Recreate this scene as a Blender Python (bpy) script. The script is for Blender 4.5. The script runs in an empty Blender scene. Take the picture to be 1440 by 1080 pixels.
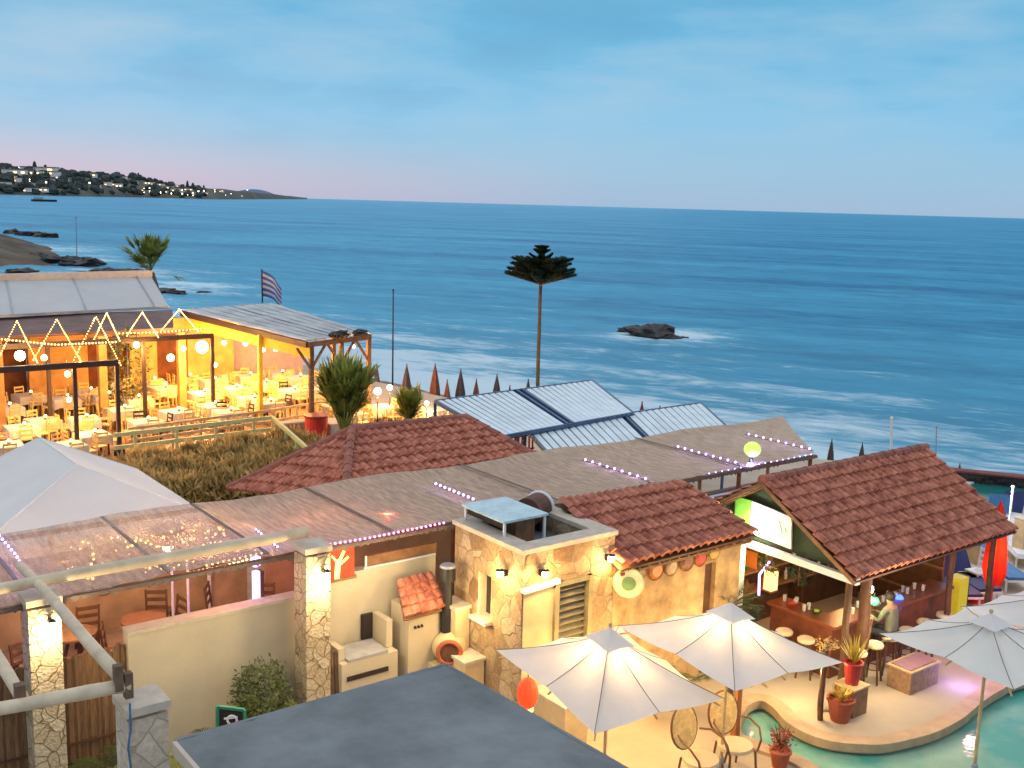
import bpy, math, random
import numpy as np
from mathutils import Vector, Matrix, noise
random.seed(7)
PI = math.pi
col = bpy.context.scene.collection
scn = bpy.context.scene
# ---------------------------------------------------------------- camera
F, CAMH = 1500.0, 9.0
HD, ROLL, PITCH = math.radians(52.7), math.radians(1.6), math.atan(253 / 1500.0)
_h = Vector((math.cos(HD), math.sin(HD), 0)); _r = Vector((math.sin(HD), -math.cos(HD), 0)); _u = Vector((0, 0, 1))
FW = _h * math.cos(PITCH) - _u * math.sin(PITCH)
_u0 = _h * math.sin(PITCH) + _u * math.cos(PITCH)
RT = _r * math.cos(ROLL) + _u0 * math.sin(ROLL)
UP = _u0 * math.cos(ROLL) - _r * math.sin(ROLL)
CAM = Vector((0, 0, CAMH))
def at(px, py, z=None, x=None, y=None, d=None):
    """surveyed point: the place where the sight line through a pixel meets a level / a wall plane / a range"""
    v = FW + RT * ((px - 720) / F) + UP * ((540 - py) / F)
    if z is not None: t = (z - CAM.z) / v.z
    elif x is not None: t = x / v.x
    elif y is not None: t = y / v.y
    else: t = d
    p = CAM + v * t
    return Vector((round(p.x, 3), round(p.y, 3), round(p.z, 3)))
cd = bpy.data.cameras.new('camera'); cam = bpy.data.objects.new('camera', cd); col.objects.link(cam)
cd.sensor_width = 36; cd.lens = 36 * F / 1440; cd.clip_end = 200000; cd.clip_start = .1
cam.matrix_world = Matrix.Translation(CAM) @ Matrix((RT, UP, -FW)).transposed().to_4x4()
scn.camera = cam
# ---------------------------------------------------------------- world and light (dusk, sun just under the horizon)
w = bpy.data.worlds.new('World'); scn.world = w; w.use_nodes = True
nt = w.node_tree; nt.nodes.clear()
N = nt.nodes.new; L = nt.links.new
out = N('ShaderNodeOutputWorld'); bg = N('ShaderNodeBackground'); tc = N('ShaderNodeTexCoord'); sep = N('ShaderNodeSeparateXYZ')
L(tc.outputs['Generated'], sep.inputs[0])
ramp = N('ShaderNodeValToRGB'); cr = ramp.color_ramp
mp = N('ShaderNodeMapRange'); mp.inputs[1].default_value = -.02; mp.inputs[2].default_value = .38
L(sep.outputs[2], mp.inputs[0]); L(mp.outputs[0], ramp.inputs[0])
stops = [(0.0, (.29, .43, .58)), (.06, (.31, .45, .61)), (.12, (.27, .47, .64)), (.24, (.18, .46, .70)), (.45, (.10, .38, .62)), (.62, (.14, .38, .58)), (.85, (.80, .82, .90))]  # last stop lies above the frame, brightened as added fill light
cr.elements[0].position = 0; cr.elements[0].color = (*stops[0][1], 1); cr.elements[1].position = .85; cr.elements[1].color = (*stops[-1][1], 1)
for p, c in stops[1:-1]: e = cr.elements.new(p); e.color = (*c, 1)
# pink afterglow low over the headland
def vmath(op, a, b):
    n = N('ShaderNodeVectorMath'); n.operation = op; L(a, n.inputs[0]); n.inputs[1].default_value = b; return n
def mth(op, a, b, clamp=False):
    n = N('ShaderNodeMath'); n.operation = op; n.use_clamp = clamp
    for i, q in enumerate((a, b)):
        if isinstance(q, (int, float)): n.inputs[i].default_value = q
        else: L(q, n.inputs[i])
    return n.outputs[0]
gdir = at(0, 250, d=1) - CAM; gdir.z = 0; gdir.normalize()
dt = vmath('DOT_PRODUCT', tc.outputs['Generated'], tuple(gdir)).outputs['Value']
az = N('ShaderNodeMapRange'); az.inputs[1].default_value = .86; az.inputs[2].default_value = 1.0; L(dt, az.inputs[0])
el = N('ShaderNodeMapRange'); el.inputs[1].default_value = .055; el.inputs[2].default_value = 0.012; L(sep.outputs[2], el.inputs[0])
pk = mth('MULTIPLY', mth('ADD', mth('MULTIPLY', az.outputs[0], .5), .0), el.outputs[0])
mixp = N('ShaderNodeMixRGB'); L(pk, mixp.inputs[0]); L(ramp.outputs[0], mixp.inputs[1]); mixp.inputs[2].default_value = (.58, .44, .52, 1)
# soft high cloud
mapn = N('ShaderNodeMapping'); mapn.inputs['Scale'].default_value = (2.2, 2.2, 9.0); L(tc.outputs['Generated'], mapn.inputs[0])
ns = N('ShaderNodeTexNoise'); ns.inputs['Scale'].default_value = 2.1; ns.inputs['Detail'].default_value = 7; ns.inputs['Roughness'].default_value = .52; L(mapn.outputs[0], ns.inputs[0])
cl = N('ShaderNodeMapRange'); cl.inputs[1].default_value = .46; cl.inputs[2].default_value = .72; cl.inputs[4].default_value = .75; L(ns.outputs[0], cl.inputs[0])
elc = N('ShaderNodeMapRange'); elc.inputs[1].default_value = .01; elc.inputs[2].default_value = .1; L(sep.outputs[2], elc.inputs[0])
mixc = N('ShaderNodeMixRGB'); L(mth('MULTIPLY', cl.outputs[0], elc.outputs[0]), mixc.inputs[0]); L(mixp.outputs[0], mixc.inputs[1]); mixc.inputs[2].default_value = (.31, .49, .64, 1)
cl2 = N('ShaderNodeMapRange'); cl2.inputs[1].default_value = .5; cl2.inputs[2].default_value = .3; cl2.inputs[4].default_value = .35; L(ns.outputs[0], cl2.inputs[0])
mixd = N('ShaderNodeMixRGB'); L(mth('MULTIPLY', cl2.outputs[0], elc.outputs[0]), mixd.inputs[0]); L(mixc.outputs[0], mixd.inputs[1]); mixd.inputs[2].default_value = (.08, .25, .43, 1)
sky = N('ShaderNodeTexSky'); sky.sky_type = 'NISHITA'; sky.sun_disc = False; sky.sun_elevation = math.radians(-1); sky.sun_rotation = math.radians(90) - math.atan2(gdir.y, gdir.x)
skm = N('ShaderNodeMixRGB'); skm.blend_type = 'ADD'; skm.inputs[0].default_value = .05; L(mixd.outputs[0], skm.inputs[1]); L(sky.outputs[0], skm.inputs[2])
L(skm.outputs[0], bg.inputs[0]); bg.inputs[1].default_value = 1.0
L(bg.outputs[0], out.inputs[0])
sd = bpy.data.lights.new('sun', 'SUN'); sd.energy = .25; sd.angle = math.radians(70); sd.color = (1, .78, .72)
so = bpy.data.objects.new('sun', sd); col.objects.link(so)
so.rotation_euler = (Vector((gdir.x, gdir.y, .35))).to_track_quat('Z', 'Y').to_euler()
scn.view_settings.view_transform = 'Standard'; scn.view_settings.look = 'None'; scn.view_settings.exposure = 0.20; scn.view_settings.gamma = 1
scn.render.engine = 'CYCLES'
# ---------------------------------------------------------------- materials
def mat(name, c, rough=.75, var=.18, scale=4, bump=.25, c2=None, metal=0, emit=None, es=0, spec=.4, stretch=None, trans=0, alpha=0, tint=None, bdist=.02):
    m = bpy.data.materials.new(name); m.use_nodes = True; t = m.node_tree; b = t.nodes['Principled BSDF']
    b.inputs['Roughness'].default_value = rough; b.inputs['Metallic'].default_value = metal; b.inputs['Specular IOR Level'].default_value = spec
    tcn = t.nodes.new('ShaderNodeTexCoord'); src = tcn.outputs['Object']
    if stretch:
        mpn = t.nodes.new('ShaderNodeMapping'); mpn.inputs['Scale'].default_value = stretch; t.links.new(src, mpn.inputs[0]); src = mpn.outputs[0]
    n1 = t.nodes.new('ShaderNodeTexNoise'); n1.inputs['Scale'].default_value = scale; n1.inputs['Detail'].default_value = 8; n1.inputs['Roughness'].default_value = .6
    t.links.new(src, n1.inputs[0])
    rp = t.nodes.new('ShaderNodeValToRGB'); rp.color_ramp.elements[0].position = .32; rp.color_ramp.elements[1].position = .7
    a = [min(1, x * (1 - var)) for x in c]; d = list(c2) if c2 else [min(1, x * (1 + var)) for x in c]
    rp.color_ramp.elements[0].color = (*a, 1); rp.color_ramp.elements[1].color = (*d, 1)
    t.links.new(n1.outputs[0], rp.inputs[0]); t.links.new(rp.outputs[0], b.inputs['Base Color'])
    if bump:
        n2 = t.nodes.new('ShaderNodeTexNoise'); n2.inputs['Scale'].default_value = scale * 6; n2.inputs['Detail'].default_value = 5; t.links.new(src, n2.inputs[0])
        bp = t.nodes.new('ShaderNodeBump'); bp.inputs['Strength'].default_value = bump; bp.inputs['Distance'].default_value = bdist
        t.links.new(n2.outputs[0], bp.inputs['Height']); t.links.new(bp.outputs[0], b.inputs['Normal'])
    if emit: b.inputs['Emission Color'].default_value = (*emit, 1); b.inputs['Emission Strength'].default_value = es
    last = b.outputs[0]; o = t.nodes['Material Output']
    if trans:
        tr = t.nodes.new('ShaderNodeBsdfTranslucent'); t.links.new(rp.outputs[0], tr.inputs[0])
        mx = t.nodes.new('ShaderNodeMixShader'); mx.inputs[0].default_value = trans; t.links.new(last, mx.inputs[1]); t.links.new(tr.outputs[0], mx.inputs[2]); last = mx.outputs[0]
    if alpha:
        tp = t.nodes.new('ShaderNodeBsdfTransparent'); mx = t.nodes.new('ShaderNodeMixShader')
        wv = t.nodes.new('ShaderNodeTexNoise'); wv.inputs['Scale'].default_value = 26; t.links.new(tcn.outputs['Object'], wv.inputs[0])
        mr = t.nodes.new('ShaderNodeMapRange'); mr.inputs[1].default_value = .35; mr.inputs[2].default_value = .65; mr.inputs[3].default_value = alpha * .4; mr.inputs[4].default_value = min(1, alpha * 1.6)
        t.links.new(wv.outputs[0], mr.inputs[0]); t.links.new(mr.outputs[0], mx.inputs[0])
        t.links.new(last, mx.inputs[1]); t.links.new(tp.outputs[0], mx.inputs[2]); last = mx.outputs[0]
    t.links.new(last, o.inputs[0])
    return m
def stone_mat(name, scale, cols, mortar, bump=.6, width=.045):
    m = bpy.data.materials.new(name); m.use_nodes = True; t = m.node_tree; b = t.nodes['Principled BSDF']; b.inputs['Roughness'].default_value = .85; b.inputs['Specular IOR Level'].default_value = .2
    tcn = t.nodes.new('ShaderNodeTexCoord'); nz = t.nodes.new('ShaderNodeTexNoise'); nz.inputs['Scale'].default_value = 3.0
    t.links.new(tcn.outputs['Object'], nz.inputs[0])
    mx = t.nodes.new('ShaderNodeMixRGB'); mx.inputs[0].default_value = .12; t.links.new(tcn.outputs['Object'], mx.inputs[1]); t.links.new(nz.outputs['Color'], mx.inputs[2])
    v1 = t.nodes.new('ShaderNodeTexVoronoi'); v1.inputs['Scale'].default_value = scale; t.links.new(mx.outputs[0], v1.inputs[0])
    v2 = t.nodes.new('ShaderNodeTexVoronoi'); v2.feature = 'DISTANCE_TO_EDGE'; v2.inputs['Scale'].default_value = scale; t.links.new(mx.outputs[0], v2.inputs[0])
    rp = t.nodes.new('ShaderNodeValToRGB'); els = rp.color_ramp.elements
    sp = t.nodes.new('ShaderNodeSeparateColor'); t.links.new(v1.outputs['Color'], sp.inputs[0]); t.links.new(sp.outputs[0], rp.inputs[0])
    els[0].color = (*cols[0], 1); els[1].color = (*cols[-1], 1)
    for i, c in enumerate(cols[1:-1]): e = els.new((i + 1) / (len(cols) - 1)); e.color = (*c, 1)
    n2 = t.nodes.new('ShaderNodeTexNoise'); n2.inputs['Scale'].default_value = scale * 4; n2.inputs['Detail'].default_value = 8; t.links.new(tcn.outputs['Object'], n2.inputs[0])
    m2 = t.nodes.new('ShaderNodeMixRGB'); m2.blend_type = 'MULTIPLY'; m2.inputs[0].default_value = .55
    r2 = t.nodes.new('ShaderNodeMapRange'); r2.inputs[1].default_value = .3; r2.inputs[2].default_value = .7; r2.inputs[3].default_value = .55; r2.inputs[4].default_value = 1.25
    t.links.new(n2.outputs[0], r2.inputs[0]); t.links.new(rp.outputs[0], m2.inputs[1]); t.links.new(r2.outputs[0], m2.inputs[2])
    mr = t.nodes.new('ShaderNodeMapRange'); mr.inputs[1].default_value = width * .3; mr.inputs[2].default_value = width; t.links.new(v2.outputs['Distance'], mr.inputs[0])
    m3 = t.nodes.new('ShaderNodeMixRGB'); t.links.new(mr.outputs[0], m3.inputs[0]); m3.inputs[1].default_value = (*mortar, 1); t.links.new(m2.outputs[0], m3.inputs[2]); t.links.new(m3.outputs[0], b.inputs['Base Color'])
    ad = t.nodes.new('ShaderNodeMath'); ad.operation = 'ADD'; t.links.new(mr.outputs[0], ad.inputs[0]); t.links.new(n2.outputs[0], ad.inputs[1])
    bp = t.nodes.new('ShaderNodeBump'); bp.inputs['Strength'].default_value = bump; bp.inputs['Distance'].default_value = .04; t.links.new(ad.outputs[0], bp.inputs['Height']); t.links.new(bp.outputs[0], b.inputs['Normal'])
    return m
X = dict(
 stone=stone_mat('rubble_stone', 3.6, [(.20, .12, .065), (.36, .25, .14), (.44, .33, .20), (.28, .18, .10), (.50, .38, .25)], (.30, .22, .14)),
 pstone=stone_mat('pale_stone', 3.2, [(.54, .47, .38), (.62, .55, .45), (.56, .47, .36), (.66, .60, .5)], (.42, .34, .26), .5, .03),
 lowstone=stone_mat('low_stone', 4.5, [(.3, .24, .18), (.38, .31, .24), (.26, .21, .17)], (.2, .16, .13)),
 cap=mat('cap_stone', (.54, .46, .36), .8, .15, 5),
 cream=mat('cream_plaster', (.50, .43, .31), .85, .08, 1.6, .2, spec=.2),
 cream2=mat('lit_plaster', (.55, .44, .26), .85, .12, 2.5, .2, spec=.2),  # cream plaster copy with warm lamplight put into its colour
 orange=mat('ochre_plaster', (.50, .26, .08), .85, .3, 1.5, .2),
 tile=mat('terracotta_tile', (.38, .10, .06), .8, .42, 5.0, .3, c2=(.62, .24, .15), spec=.25),
 ridge=mat('ridge_tile', (.31, .11, .075), .8, .3, 3, .3),
 log=mat('weathered_log', (.60, .49, .34), .8, .2, 3, .4, stretch=(1, 1, 1)),
 dwood=mat('dark_wood', (.10, .045, .022), .6, .35, 5, .3),
 mwood=mat('brown_wood', (.24, .12, .055), .65, .3, 5, .3),
 reed=mat('brown_reed', (.22, .12, .06), .8, .45, 6, .5, stretch=(9, 9, .6)),
 pwood=mat('pale_wood', (.52, .38, .2), .65, .2, 4, .2),
 slate=mat('slate_membrane', (.165, .185, .19), .6, .34, .8, .6, bdist=.05, spec=.25),
 deck=mat('roof_felt', (.13, .155, .165), .7, .3, 2, .2),
 canvas=mat('white_canvas', (.80, .78, .76), .8, .04, 2, .08, trans=.35, spec=.15),
 tent=mat('tent_canvas', (.68, .64, .60), .75, .05, 1, .08, spec=.15),
 white=mat('white_paint', (.72, .72, .70), .5, .06, 3, .05),
 cloth=mat('white_cloth', (.56, .50, .42), .8, .05, 4, .1),
 mesh=mat('shade_mesh', (.76, .57, .42), 1, .28, 2.2, 1.0, trans=.25, alpha=.05, spec=0, bdist=.05, stretch=(7, 1, 1)),
 meshl=mat('thin_shade_mesh', (.60, .47, .38), 1, .25, 2.0, .8, trans=.25, alpha=.22, spec=0, bdist=.05, stretch=(6, 1, 1)),
 seam=mat('seam_tape', (.17, .13, .11), .85),
 black=mat('black_metal', (.02, .02, .022), .45, .2, 6, .05),
 dark=mat('dark_interior', (.03, .022, .018), .9),
 grey=mat('grey_metal', (.33, .36, .38), .45, .12, 3, .08, metal=.3),
 bslat=mat('blue_white_slat', (.62, .72, .76), .5, .12, 2, .08),
 bframe=mat('navy_frame', (.05, .10, .19), .45, .3, 4),
 awn=mat('grey_awning', (.47, .48, .48), .7, .06, .8, .08),
 corr=mat('corrugated_sheet', (.56, .58, .58), .5, .18, 1.2, .1, metal=.2),
 gutter=mat('cream_gutter', (.52, .43, .34), .6, .12),
 yellow=mat('yellow_valance', (.70, .46, .04), .6, .1),
 lime=mat('lime_rail', (.48, .50, .22), .6, .15),
 red=mat('red_paint', (.50, .03, .02), .5, .15, 3, .05),
 terra=mat('terracotta_pot', (.40, .10, .05), .7, .2, 5, .1),
 rattan=mat('rattan_weave', (.72, .52, .22), .6, .25, 14, .4),
 cane=mat('dark_cane', (.16, .07, .03), .5, .25, 6),
 cushion=mat('cream_cushion', (.68, .55, .34), .8, .08),
 leaf=mat('leaf_green', (.055, .085, .025), .6, .5, 3, 0, c2=(.12, .15, .04), trans=.2),
 leafd=mat('needle_green', (.018, .042, .022), .7, .4, 3, 0, c2=(.035, .07, .03), trans=.08),
 palm=mat('palm_leaf', (.15, .20, .035), .55, .4, 2, 0, c2=(.38, .42, .09), trans=.25),
 dry=mat('dry_leaf', (.48, .31, .09), .8, .4, 2.2, 0, c2=(.82, .60, .24), trans=.35),  # straw colour raised in place of lamplight on the hedge
 bark=mat('bark', (.16, .10, .06), .9, .3, 5, .5),
 agave=mat('yellow_blade', (.50, .38, .06), .5, .25, 5, 0, trans=.2),
 rock=mat('wet_rock', (.018, .016, .018), .6, .5, .7, .9, c2=(.05, .042, .036), bdist=.4),
 headrock=mat('scrub_ground', (.05, .045, .025), .9, .5, .12, .7, c2=(.17, .13, .085), bdist=.5),
 navy=mat('navy_fabric', (.02, .03, .12), .7, .2),
 blue=mat('blue_fabric', (.05, .15, .30), .7, .2),
 umbd=mat('brown_parasol_cloth', (.07, .055, .06), .8, .3),
 umbo=mat('orange_parasol_cloth', (.16, .06, .035), .8, .3),
 flagm=mat('striped_flag_cloth', (.25, .28, .45), .7, .1),
 skin=mat('skin', (.32, .17, .11), .6, .06), shirt=mat('olive_shirt', (.12, .12, .09), .8, .15), trouser=mat('dark_trouser', (.03, .03, .04), .8, .15), hair=mat('dark_hair', (.02, .014, .01), .6),
 bottleg=mat('green_glass', (.02, .14, .05), .15, .1, 3, 0), bottleb=mat('amber_glass', (.30, .10, .02), .15, .1, 3, 0), bottlew=mat('clear_glass', (.5, .52, .5), .15, .1, 3, 0),
)
def em(name, c, s): return mat(name, c, .5, .0, 3, 0, emit=c, es=s)
X.update(
 bulb=em('warm_bulb', (1, .68, .28), 26), wbulb=em('white_bulb', (1, .82, .5), 28), fairy=em('fairy_bulb', (1, .55, .18), 4.5), violet=em('violet_led', (.42, .26, 1), 9),
 pink=em('pink_led', (1, .25, .75), 4), vtube=em('violet_tube', (.62, .42, 1), 3.2), redl=em('red_glow', (1, .05, .01), 2.4), greenl=em('green_glow', (.08, 1, .2), 3), bluel=em('blue_glow', (.05, .12, 1), 4),
 sconce=em('sconce_glass', (1, .78, .42), 30), farl=em('far_light', (1, .86, .62), 9), farw=em('far_window', (1, .6, .25), 3.0), lantern=em('lantern_paper', (1, .62, .25), 1.3), limel=em('lime_disc', (.55, .8, .12), .8), yel=em('glow_yellow', (1, .62, .12), 4))
# ---------------------------------------------------------------- mesh builder
class MB:
    def __init__(s): s.v = []; s.f = []
    def add(s, vs, fs):
        k = len(s.v); s.v += [tuple(v) for v in vs]; s.f += [tuple(i + k for i in f) for f in fs]; return s
    def box(s, c, d, rz=0, M=None):
        hx, hy, hz = d[0] / 2, d[1] / 2, d[2] / 2
        vs = [Vector((x, y, z)) for x in (-hx, hx) for y in (-hy, hy) for z in (-hz, hz)]
        R = M if M is not None else Matrix.Rotation(rz, 3, 'Z')
        vs = [R @ v + Vector(c) for v in vs]
        return s.add(vs, [(0, 1, 3, 2), (4, 6, 7, 5), (0, 4, 5, 1), (2, 3, 7, 6), (0, 2, 6, 4), (1, 5, 7, 3)])
    def bar(s, p, q, wd, ht):
        p, q = Vector(p), Vector(q); d = q - p; l = d.length; x = d.normalized()
        up = Vector((0, 0, 1)) if abs(x.z) < .98 else Vector((1, 0, 0))
        y = up.cross(x).normalized(); z = x.cross(y)
        return s.box((p + q) / 2, (l, wd, ht), M=Matrix((x, y, z)).transposed())
    def cyl(s, p, q, r0, r1=None, n=10, wob=0):
        r1 = r0 if r1 is None else r1; p, q = Vector(p), Vector(q); x = (q - p).normalized()
        a = x.orthogonal().normalized(); b = x.cross(a); vs = []; seg = 1 if not wob else 8
        for j in range(seg + 1):
            t = j / seg; c = p.lerp(q, t); r = r0 + (r1 - r0) * t
            if wob:
                c = c + a * (noise.noise(Vector((t * 3, p.x, p.y))) * wob) + b * (noise.noise(Vector((p.y, t * 3, 5))) * wob); r *= 1 + .12 * noise.noise(Vector((t * 5, 3, p.x)))
            for i in range(n):
                g = 2 * PI * i / n; vs.append(c + a * (r * math.cos(g)) + b * (r * math.sin(g)))
        fs = [(j * n + i, j * n + (i + 1) % n, (j + 1) * n + (i + 1) % n, (j + 1) * n + i) for j in range(seg) for i in range(n)]
        fs += [tuple(range(n))[::-1], tuple(seg * n + i for i in range(n))]
        return s.add(vs, fs)
    def sph(s, c, r, sc=(1, 1, 1), n=12, m=8, nz=0, seed=0):
        c = Vector(c); vs = []
        for j in range(m + 1):
            th = PI * j / m
            for i in range(n):
                g = 2 * PI * i / n; u = Vector((math.sin(th) * math.cos(g), math.sin(th) * math.sin(g), math.cos(th)))
                rr = r * (1 + (nz * noise.noise(u * 1.7 + Vector((seed, seed * 2, 0))) + nz * .5 * noise.noise(u * 4 + Vector((seed, 0, 3))) if nz else 0))
                vs.append(c + Vector((u.x * sc[0], u.y * sc[1], u.z * sc[2])) * rr)
        return s.add(vs, [(j * n + i, (j + 1) * n + i, (j + 1) * n + (i + 1) % n, j * n + (i + 1) % n) for j in range(m) for i in range(n)])
    def lathe(s, c, prof, n=14):
        c = Vector(c); vs = [c + Vector((r * math.cos(2 * PI * i / n), r * math.sin(2 * PI * i / n), z)) for r, z in prof for i in range(n)]
        return s.add(vs, [(j * n + i, j * n + (i + 1) % n, (j + 1) * n + (i + 1) % n, (j + 1) * n + i) for j in range(len(prof) - 1) for i in range(n)])
    def poly(s, pts): return s.add(pts, [tuple(range(len(pts)))])
    def slab(s, pts, t):
        n = len(pts); pts = [Vector(p) for p in pts]; nr = (pts[1] - pts[0]).cross(pts[2] - pts[0]).normalized()
        if nr.z < 0: nr = -nr
        vs = pts + [p - nr * t for p in pts]
        return s.add(vs, [tuple(range(n)), tuple(range(2 * n - 1, n - 1, -1))] + [(i, i + n, (i + 1) % n + n, (i + 1) % n) for i in range(n)])
    def prism(s, pts, z0, z1):
        n = len(pts); vs = [(p[0], p[1], z1) for p in pts] + [(p[0], p[1], z0) for p in pts]
        return s.add(vs, [tuple(range(n)), tuple(range(2 * n - 1, n - 1, -1))] + [(i, i + n, (i + 1) % n + n, (i + 1) % n) for i in range(n)])
    def torus(s, c, R, r, a, b, n=24, m=8):
        c, a, b = Vector(c), Vector(a).normalized(), Vector(b).normalized(); k = a.cross(b); vs = []
        for i in range(n):
            g = 2 * PI * i / n; d = a * math.cos(g) + b * math.sin(g)
            for j in range(m):
                h = 2 * PI * j / m; vs.append(c + d * (R + r * math.cos(h)) + k * (r * math.sin(h)))
        return s.add(vs, [(i * m + j, ((i + 1) % n) * m + j, ((i + 1) % n) * m + (j + 1) % m, i * m + (j + 1) % m) for i in range(n) for j in range(m)])
    def build(s, name, m, parent=None, off=False, smooth=False):
        me = bpy.data.meshes.new(name); vs = s.v
        if off:
            r = parent; o = Vector(r.location)
            while r.parent: r = r.parent; o += Vector(r.location)
            vs = [(v[0] - o.x, v[1] - o.y, v[2] - o.z) for v in vs]
        me.from_pydata(vs, [], s.f); me.update()
        if smooth: me.polygons.foreach_set('use_smooth', [True] * len(me.polygons))
        me.materials.append(X[m] if isinstance(m, str) else m)
        o = bpy.data.objects.new(name, me); col.objects.link(o)
        if parent: o.parent = parent
        return o
def tag(o, label=None, cat=None, group=None, kind=None):
    if label: o['label'] = label
    if cat: o['category'] = cat
    if group: o['group'] = group
    if kind: o['kind'] = kind
    return o
def thing(name, label, cat, loc=(0, 0, 0), rz=0, group=None):
    o = bpy.data.objects.new(name, None); col.objects.link(o); o.location = loc; o.rotation_euler = (0, 0, rz); o.empty_display_size = .2
    return tag(o, label, cat, group)
def single(mb, name, m, label, cat, loc=(0, 0, 0), group=None, kind=None, smooth=False):
    class P: pass
    mb.v = [(v[0] - loc[0], v[1] - loc[1], v[2] - loc[2]) for v in mb.v]
    o = mb.build(name, m, smooth=smooth); o.location = loc
    return tag(o, label, cat, group, kind)
def kids(o): return [c for c in col.objects if c.parent == o]
def copy_tree(o, par=None, src=None):
    c = o.copy(); col.objects.link(c)
    if par: c.parent = par
    for k in list(o.children): copy_tree(k, c)
    return c
def lamp(loc, e, c=(1, .62, .28), r=.08, parent=None):
    e *= 2.3
    l = bpy.data.lights.new('lamp_light', 'POINT'); l.energy = e; l.color = c; l.shadow_soft_size = r
    o = bpy.data.objects.new('lamp_light', l); col.objects.link(o); o.location = loc
    if parent: o.parent = parent; o.location = Vector(loc) - Vector(parent.location)
    return o
def spot(loc, aim, e, c=(1, .68, .34), ang=110, r=.06, parent=None):
    l = bpy.data.lights.new('spot_light', 'SPOT'); l.energy = e; l.color = c; l.shadow_soft_size = r; l.spot_size = math.radians(ang); l.spot_blend = .8
    o = bpy.data.objects.new('spot_light', l); col.objects.link(o); o.location = loc
    o.rotation_euler = (Vector(loc) - Vector(aim)).to_track_quat('Z', 'Y').to_euler()
    if parent: o.parent = parent; o.location = Vector(loc) - Vector(parent.location)
    return o
def tiles(mb, A, B, C, D, tw=.21, ch=.36, amp=.05, inside=None):
    """barrel tiles on the slope A-B (eave) to D-C (ridge)"""
    A, B, C, D = map(Vector, (A, B, C, D)); nr = (B - A).cross(D - A).normalized()
    if nr.z < 0: nr = -nr
    wl, hl = (B - A).length, (D - A).length; nu = max(2, round(wl / tw)); nv = max(1, round(hl / ch)); k = 8
    for j in range(nv):
        jit = [random.uniform(-.012, .012) for _ in range(nu + 1)]
        rows = []
        for v, hh in ((j / nv, .05), ((j + 1.06) / nv, .0)):
            v = min(v, 1.0); row = []
            for i in range(nu * k + 1):
                u = i / (nu * k); ph = (i % k) / k; hgt = amp * abs(math.sin(PI * (ph if ph else .02))) ** .65 + hh + jit[i // k if i // k <= nu else nu]
                p = A.lerp(B, u).lerp(D.lerp(C, u), v) + nr * hgt; row.append(p)
            rows.append(row)
        low = [p - nr * (.035 + amp * .5) for p in rows[0]]
        vs = low + rows[0] + rows[1]; n = nu * k + 1; fs = []
        for i in range(nu * k):
            if inside and not inside((i + .5) / (nu * k), (j + .5) / nv): continue
            fs.append((n + i, n + i + 1, 2 * n + i + 1, 2 * n + i)); fs.append((i, i + 1, n + i + 1, n + i))
        mb.add(vs, fs)
    return mb
def ridge_caps(mb, p, q, r=.1, step=.36):
    p, q = Vector(p), Vector(q); n = max(1, int((q - p).length / step))
    for i in range(n): mb.cyl(p.lerp(q, i / n), p.lerp(q, (i + 1.12) / n), r * 1.08, r * .9, 8)
    return mb
def blade(mb, base, d, ln, wd, droop=.3, seg=4, up=Vector((0, 0, 1))):
    d = Vector(d).normalized(); sd = d.cross(up); sd = sd.normalized() if sd.length > .01 else Vector((1, 0, 0)); vs = []
    for j in range(seg + 1):
        t = j / seg; c = Vector(base) + d * (ln * t) - up * (droop * ln * t * t); ww = wd * (1 - t) ** .6 * (.5 + t if t < .5 else 1)
        vs += [c - sd * ww / 2, c + sd * ww / 2]
    return mb.add(vs, [(2 * j, 2 * j + 1, 2 * j + 3, 2 * j + 2) for j in range(seg)])
def frond(mb, base, d, ln, droop=.4, leaflets=16, lw=.03, ll=.3):
    d = Vector(d).normalized(); up = Vector((0, 0, 1)); sd = d.cross(up); sd = sd.normalized() if sd.length > .05 else Vector((1, 0, 0)); prev = Vector(base)
    for j in range(1, leaflets + 1):
        t = j / leaflets; c = Vector(base) + d * (ln * t) - up * (droop * ln * t * t)
        mb.bar(prev, c, .012 * ln / 2 + .004, .012); tang = (c - prev).normalized(); prev = c
        s = ll * math.sin(PI * min(1, .12 + t * .95)) ** .6 + .03
        for sg in (-1, 1): blade(mb, c, (sd * sg + tang * (.6 + t) + up * .15), s, lw, .35, 3)
def fan(mb, base, d, ln, R, n=14):
    d = Vector(d).normalized(); tip = Vector(base) + d * ln; mb.bar(base, tip, .035, .03)
    a = d.orthogonal().normalized()
    ax = d.cross(Vector((0, 0, 1))); ax = ax.normalized() if ax.length > .05 else a
    for i in range(n):
        g = (i / (n - 1) - .5) * 2.1; dd = d * math.cos(g) + ax * math.sin(g)
        blade(mb, tip, dd, R * (.8 + .2 * math.cos(g)) * random.uniform(.85, 1.1), R * .17, random.uniform(.05, .35), 3)
def leafball(mb, c, r, sc, n, s=.09, flat=0):
    c = Vector(c)
    for _ in range(n):
        u = Vector((random.gauss(0, 1), random.gauss(0, 1), random.gauss(0, 1))).normalized()
        k = random.uniform(.35, 1) ** .5 * (1 + .35 * noise.noise(u * 2 + c)); p = c + Vector((u.x * sc[0], u.y * sc[1], u.z * sc[2])) * (r * k)
        a = Vector((random.uniform(-1, 1), random.uniform(-1, 1), random.uniform(-.6, 1))).normalized(); b = a.orthogonal().normalized(); z = random.uniform(.6, 1.3) * s
        mb.add([p, p + a * z + b * z * .4, p + a * 2 * z, p + a * z - b * z * .4], [(0, 1, 2, 3)])
    return mb
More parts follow.
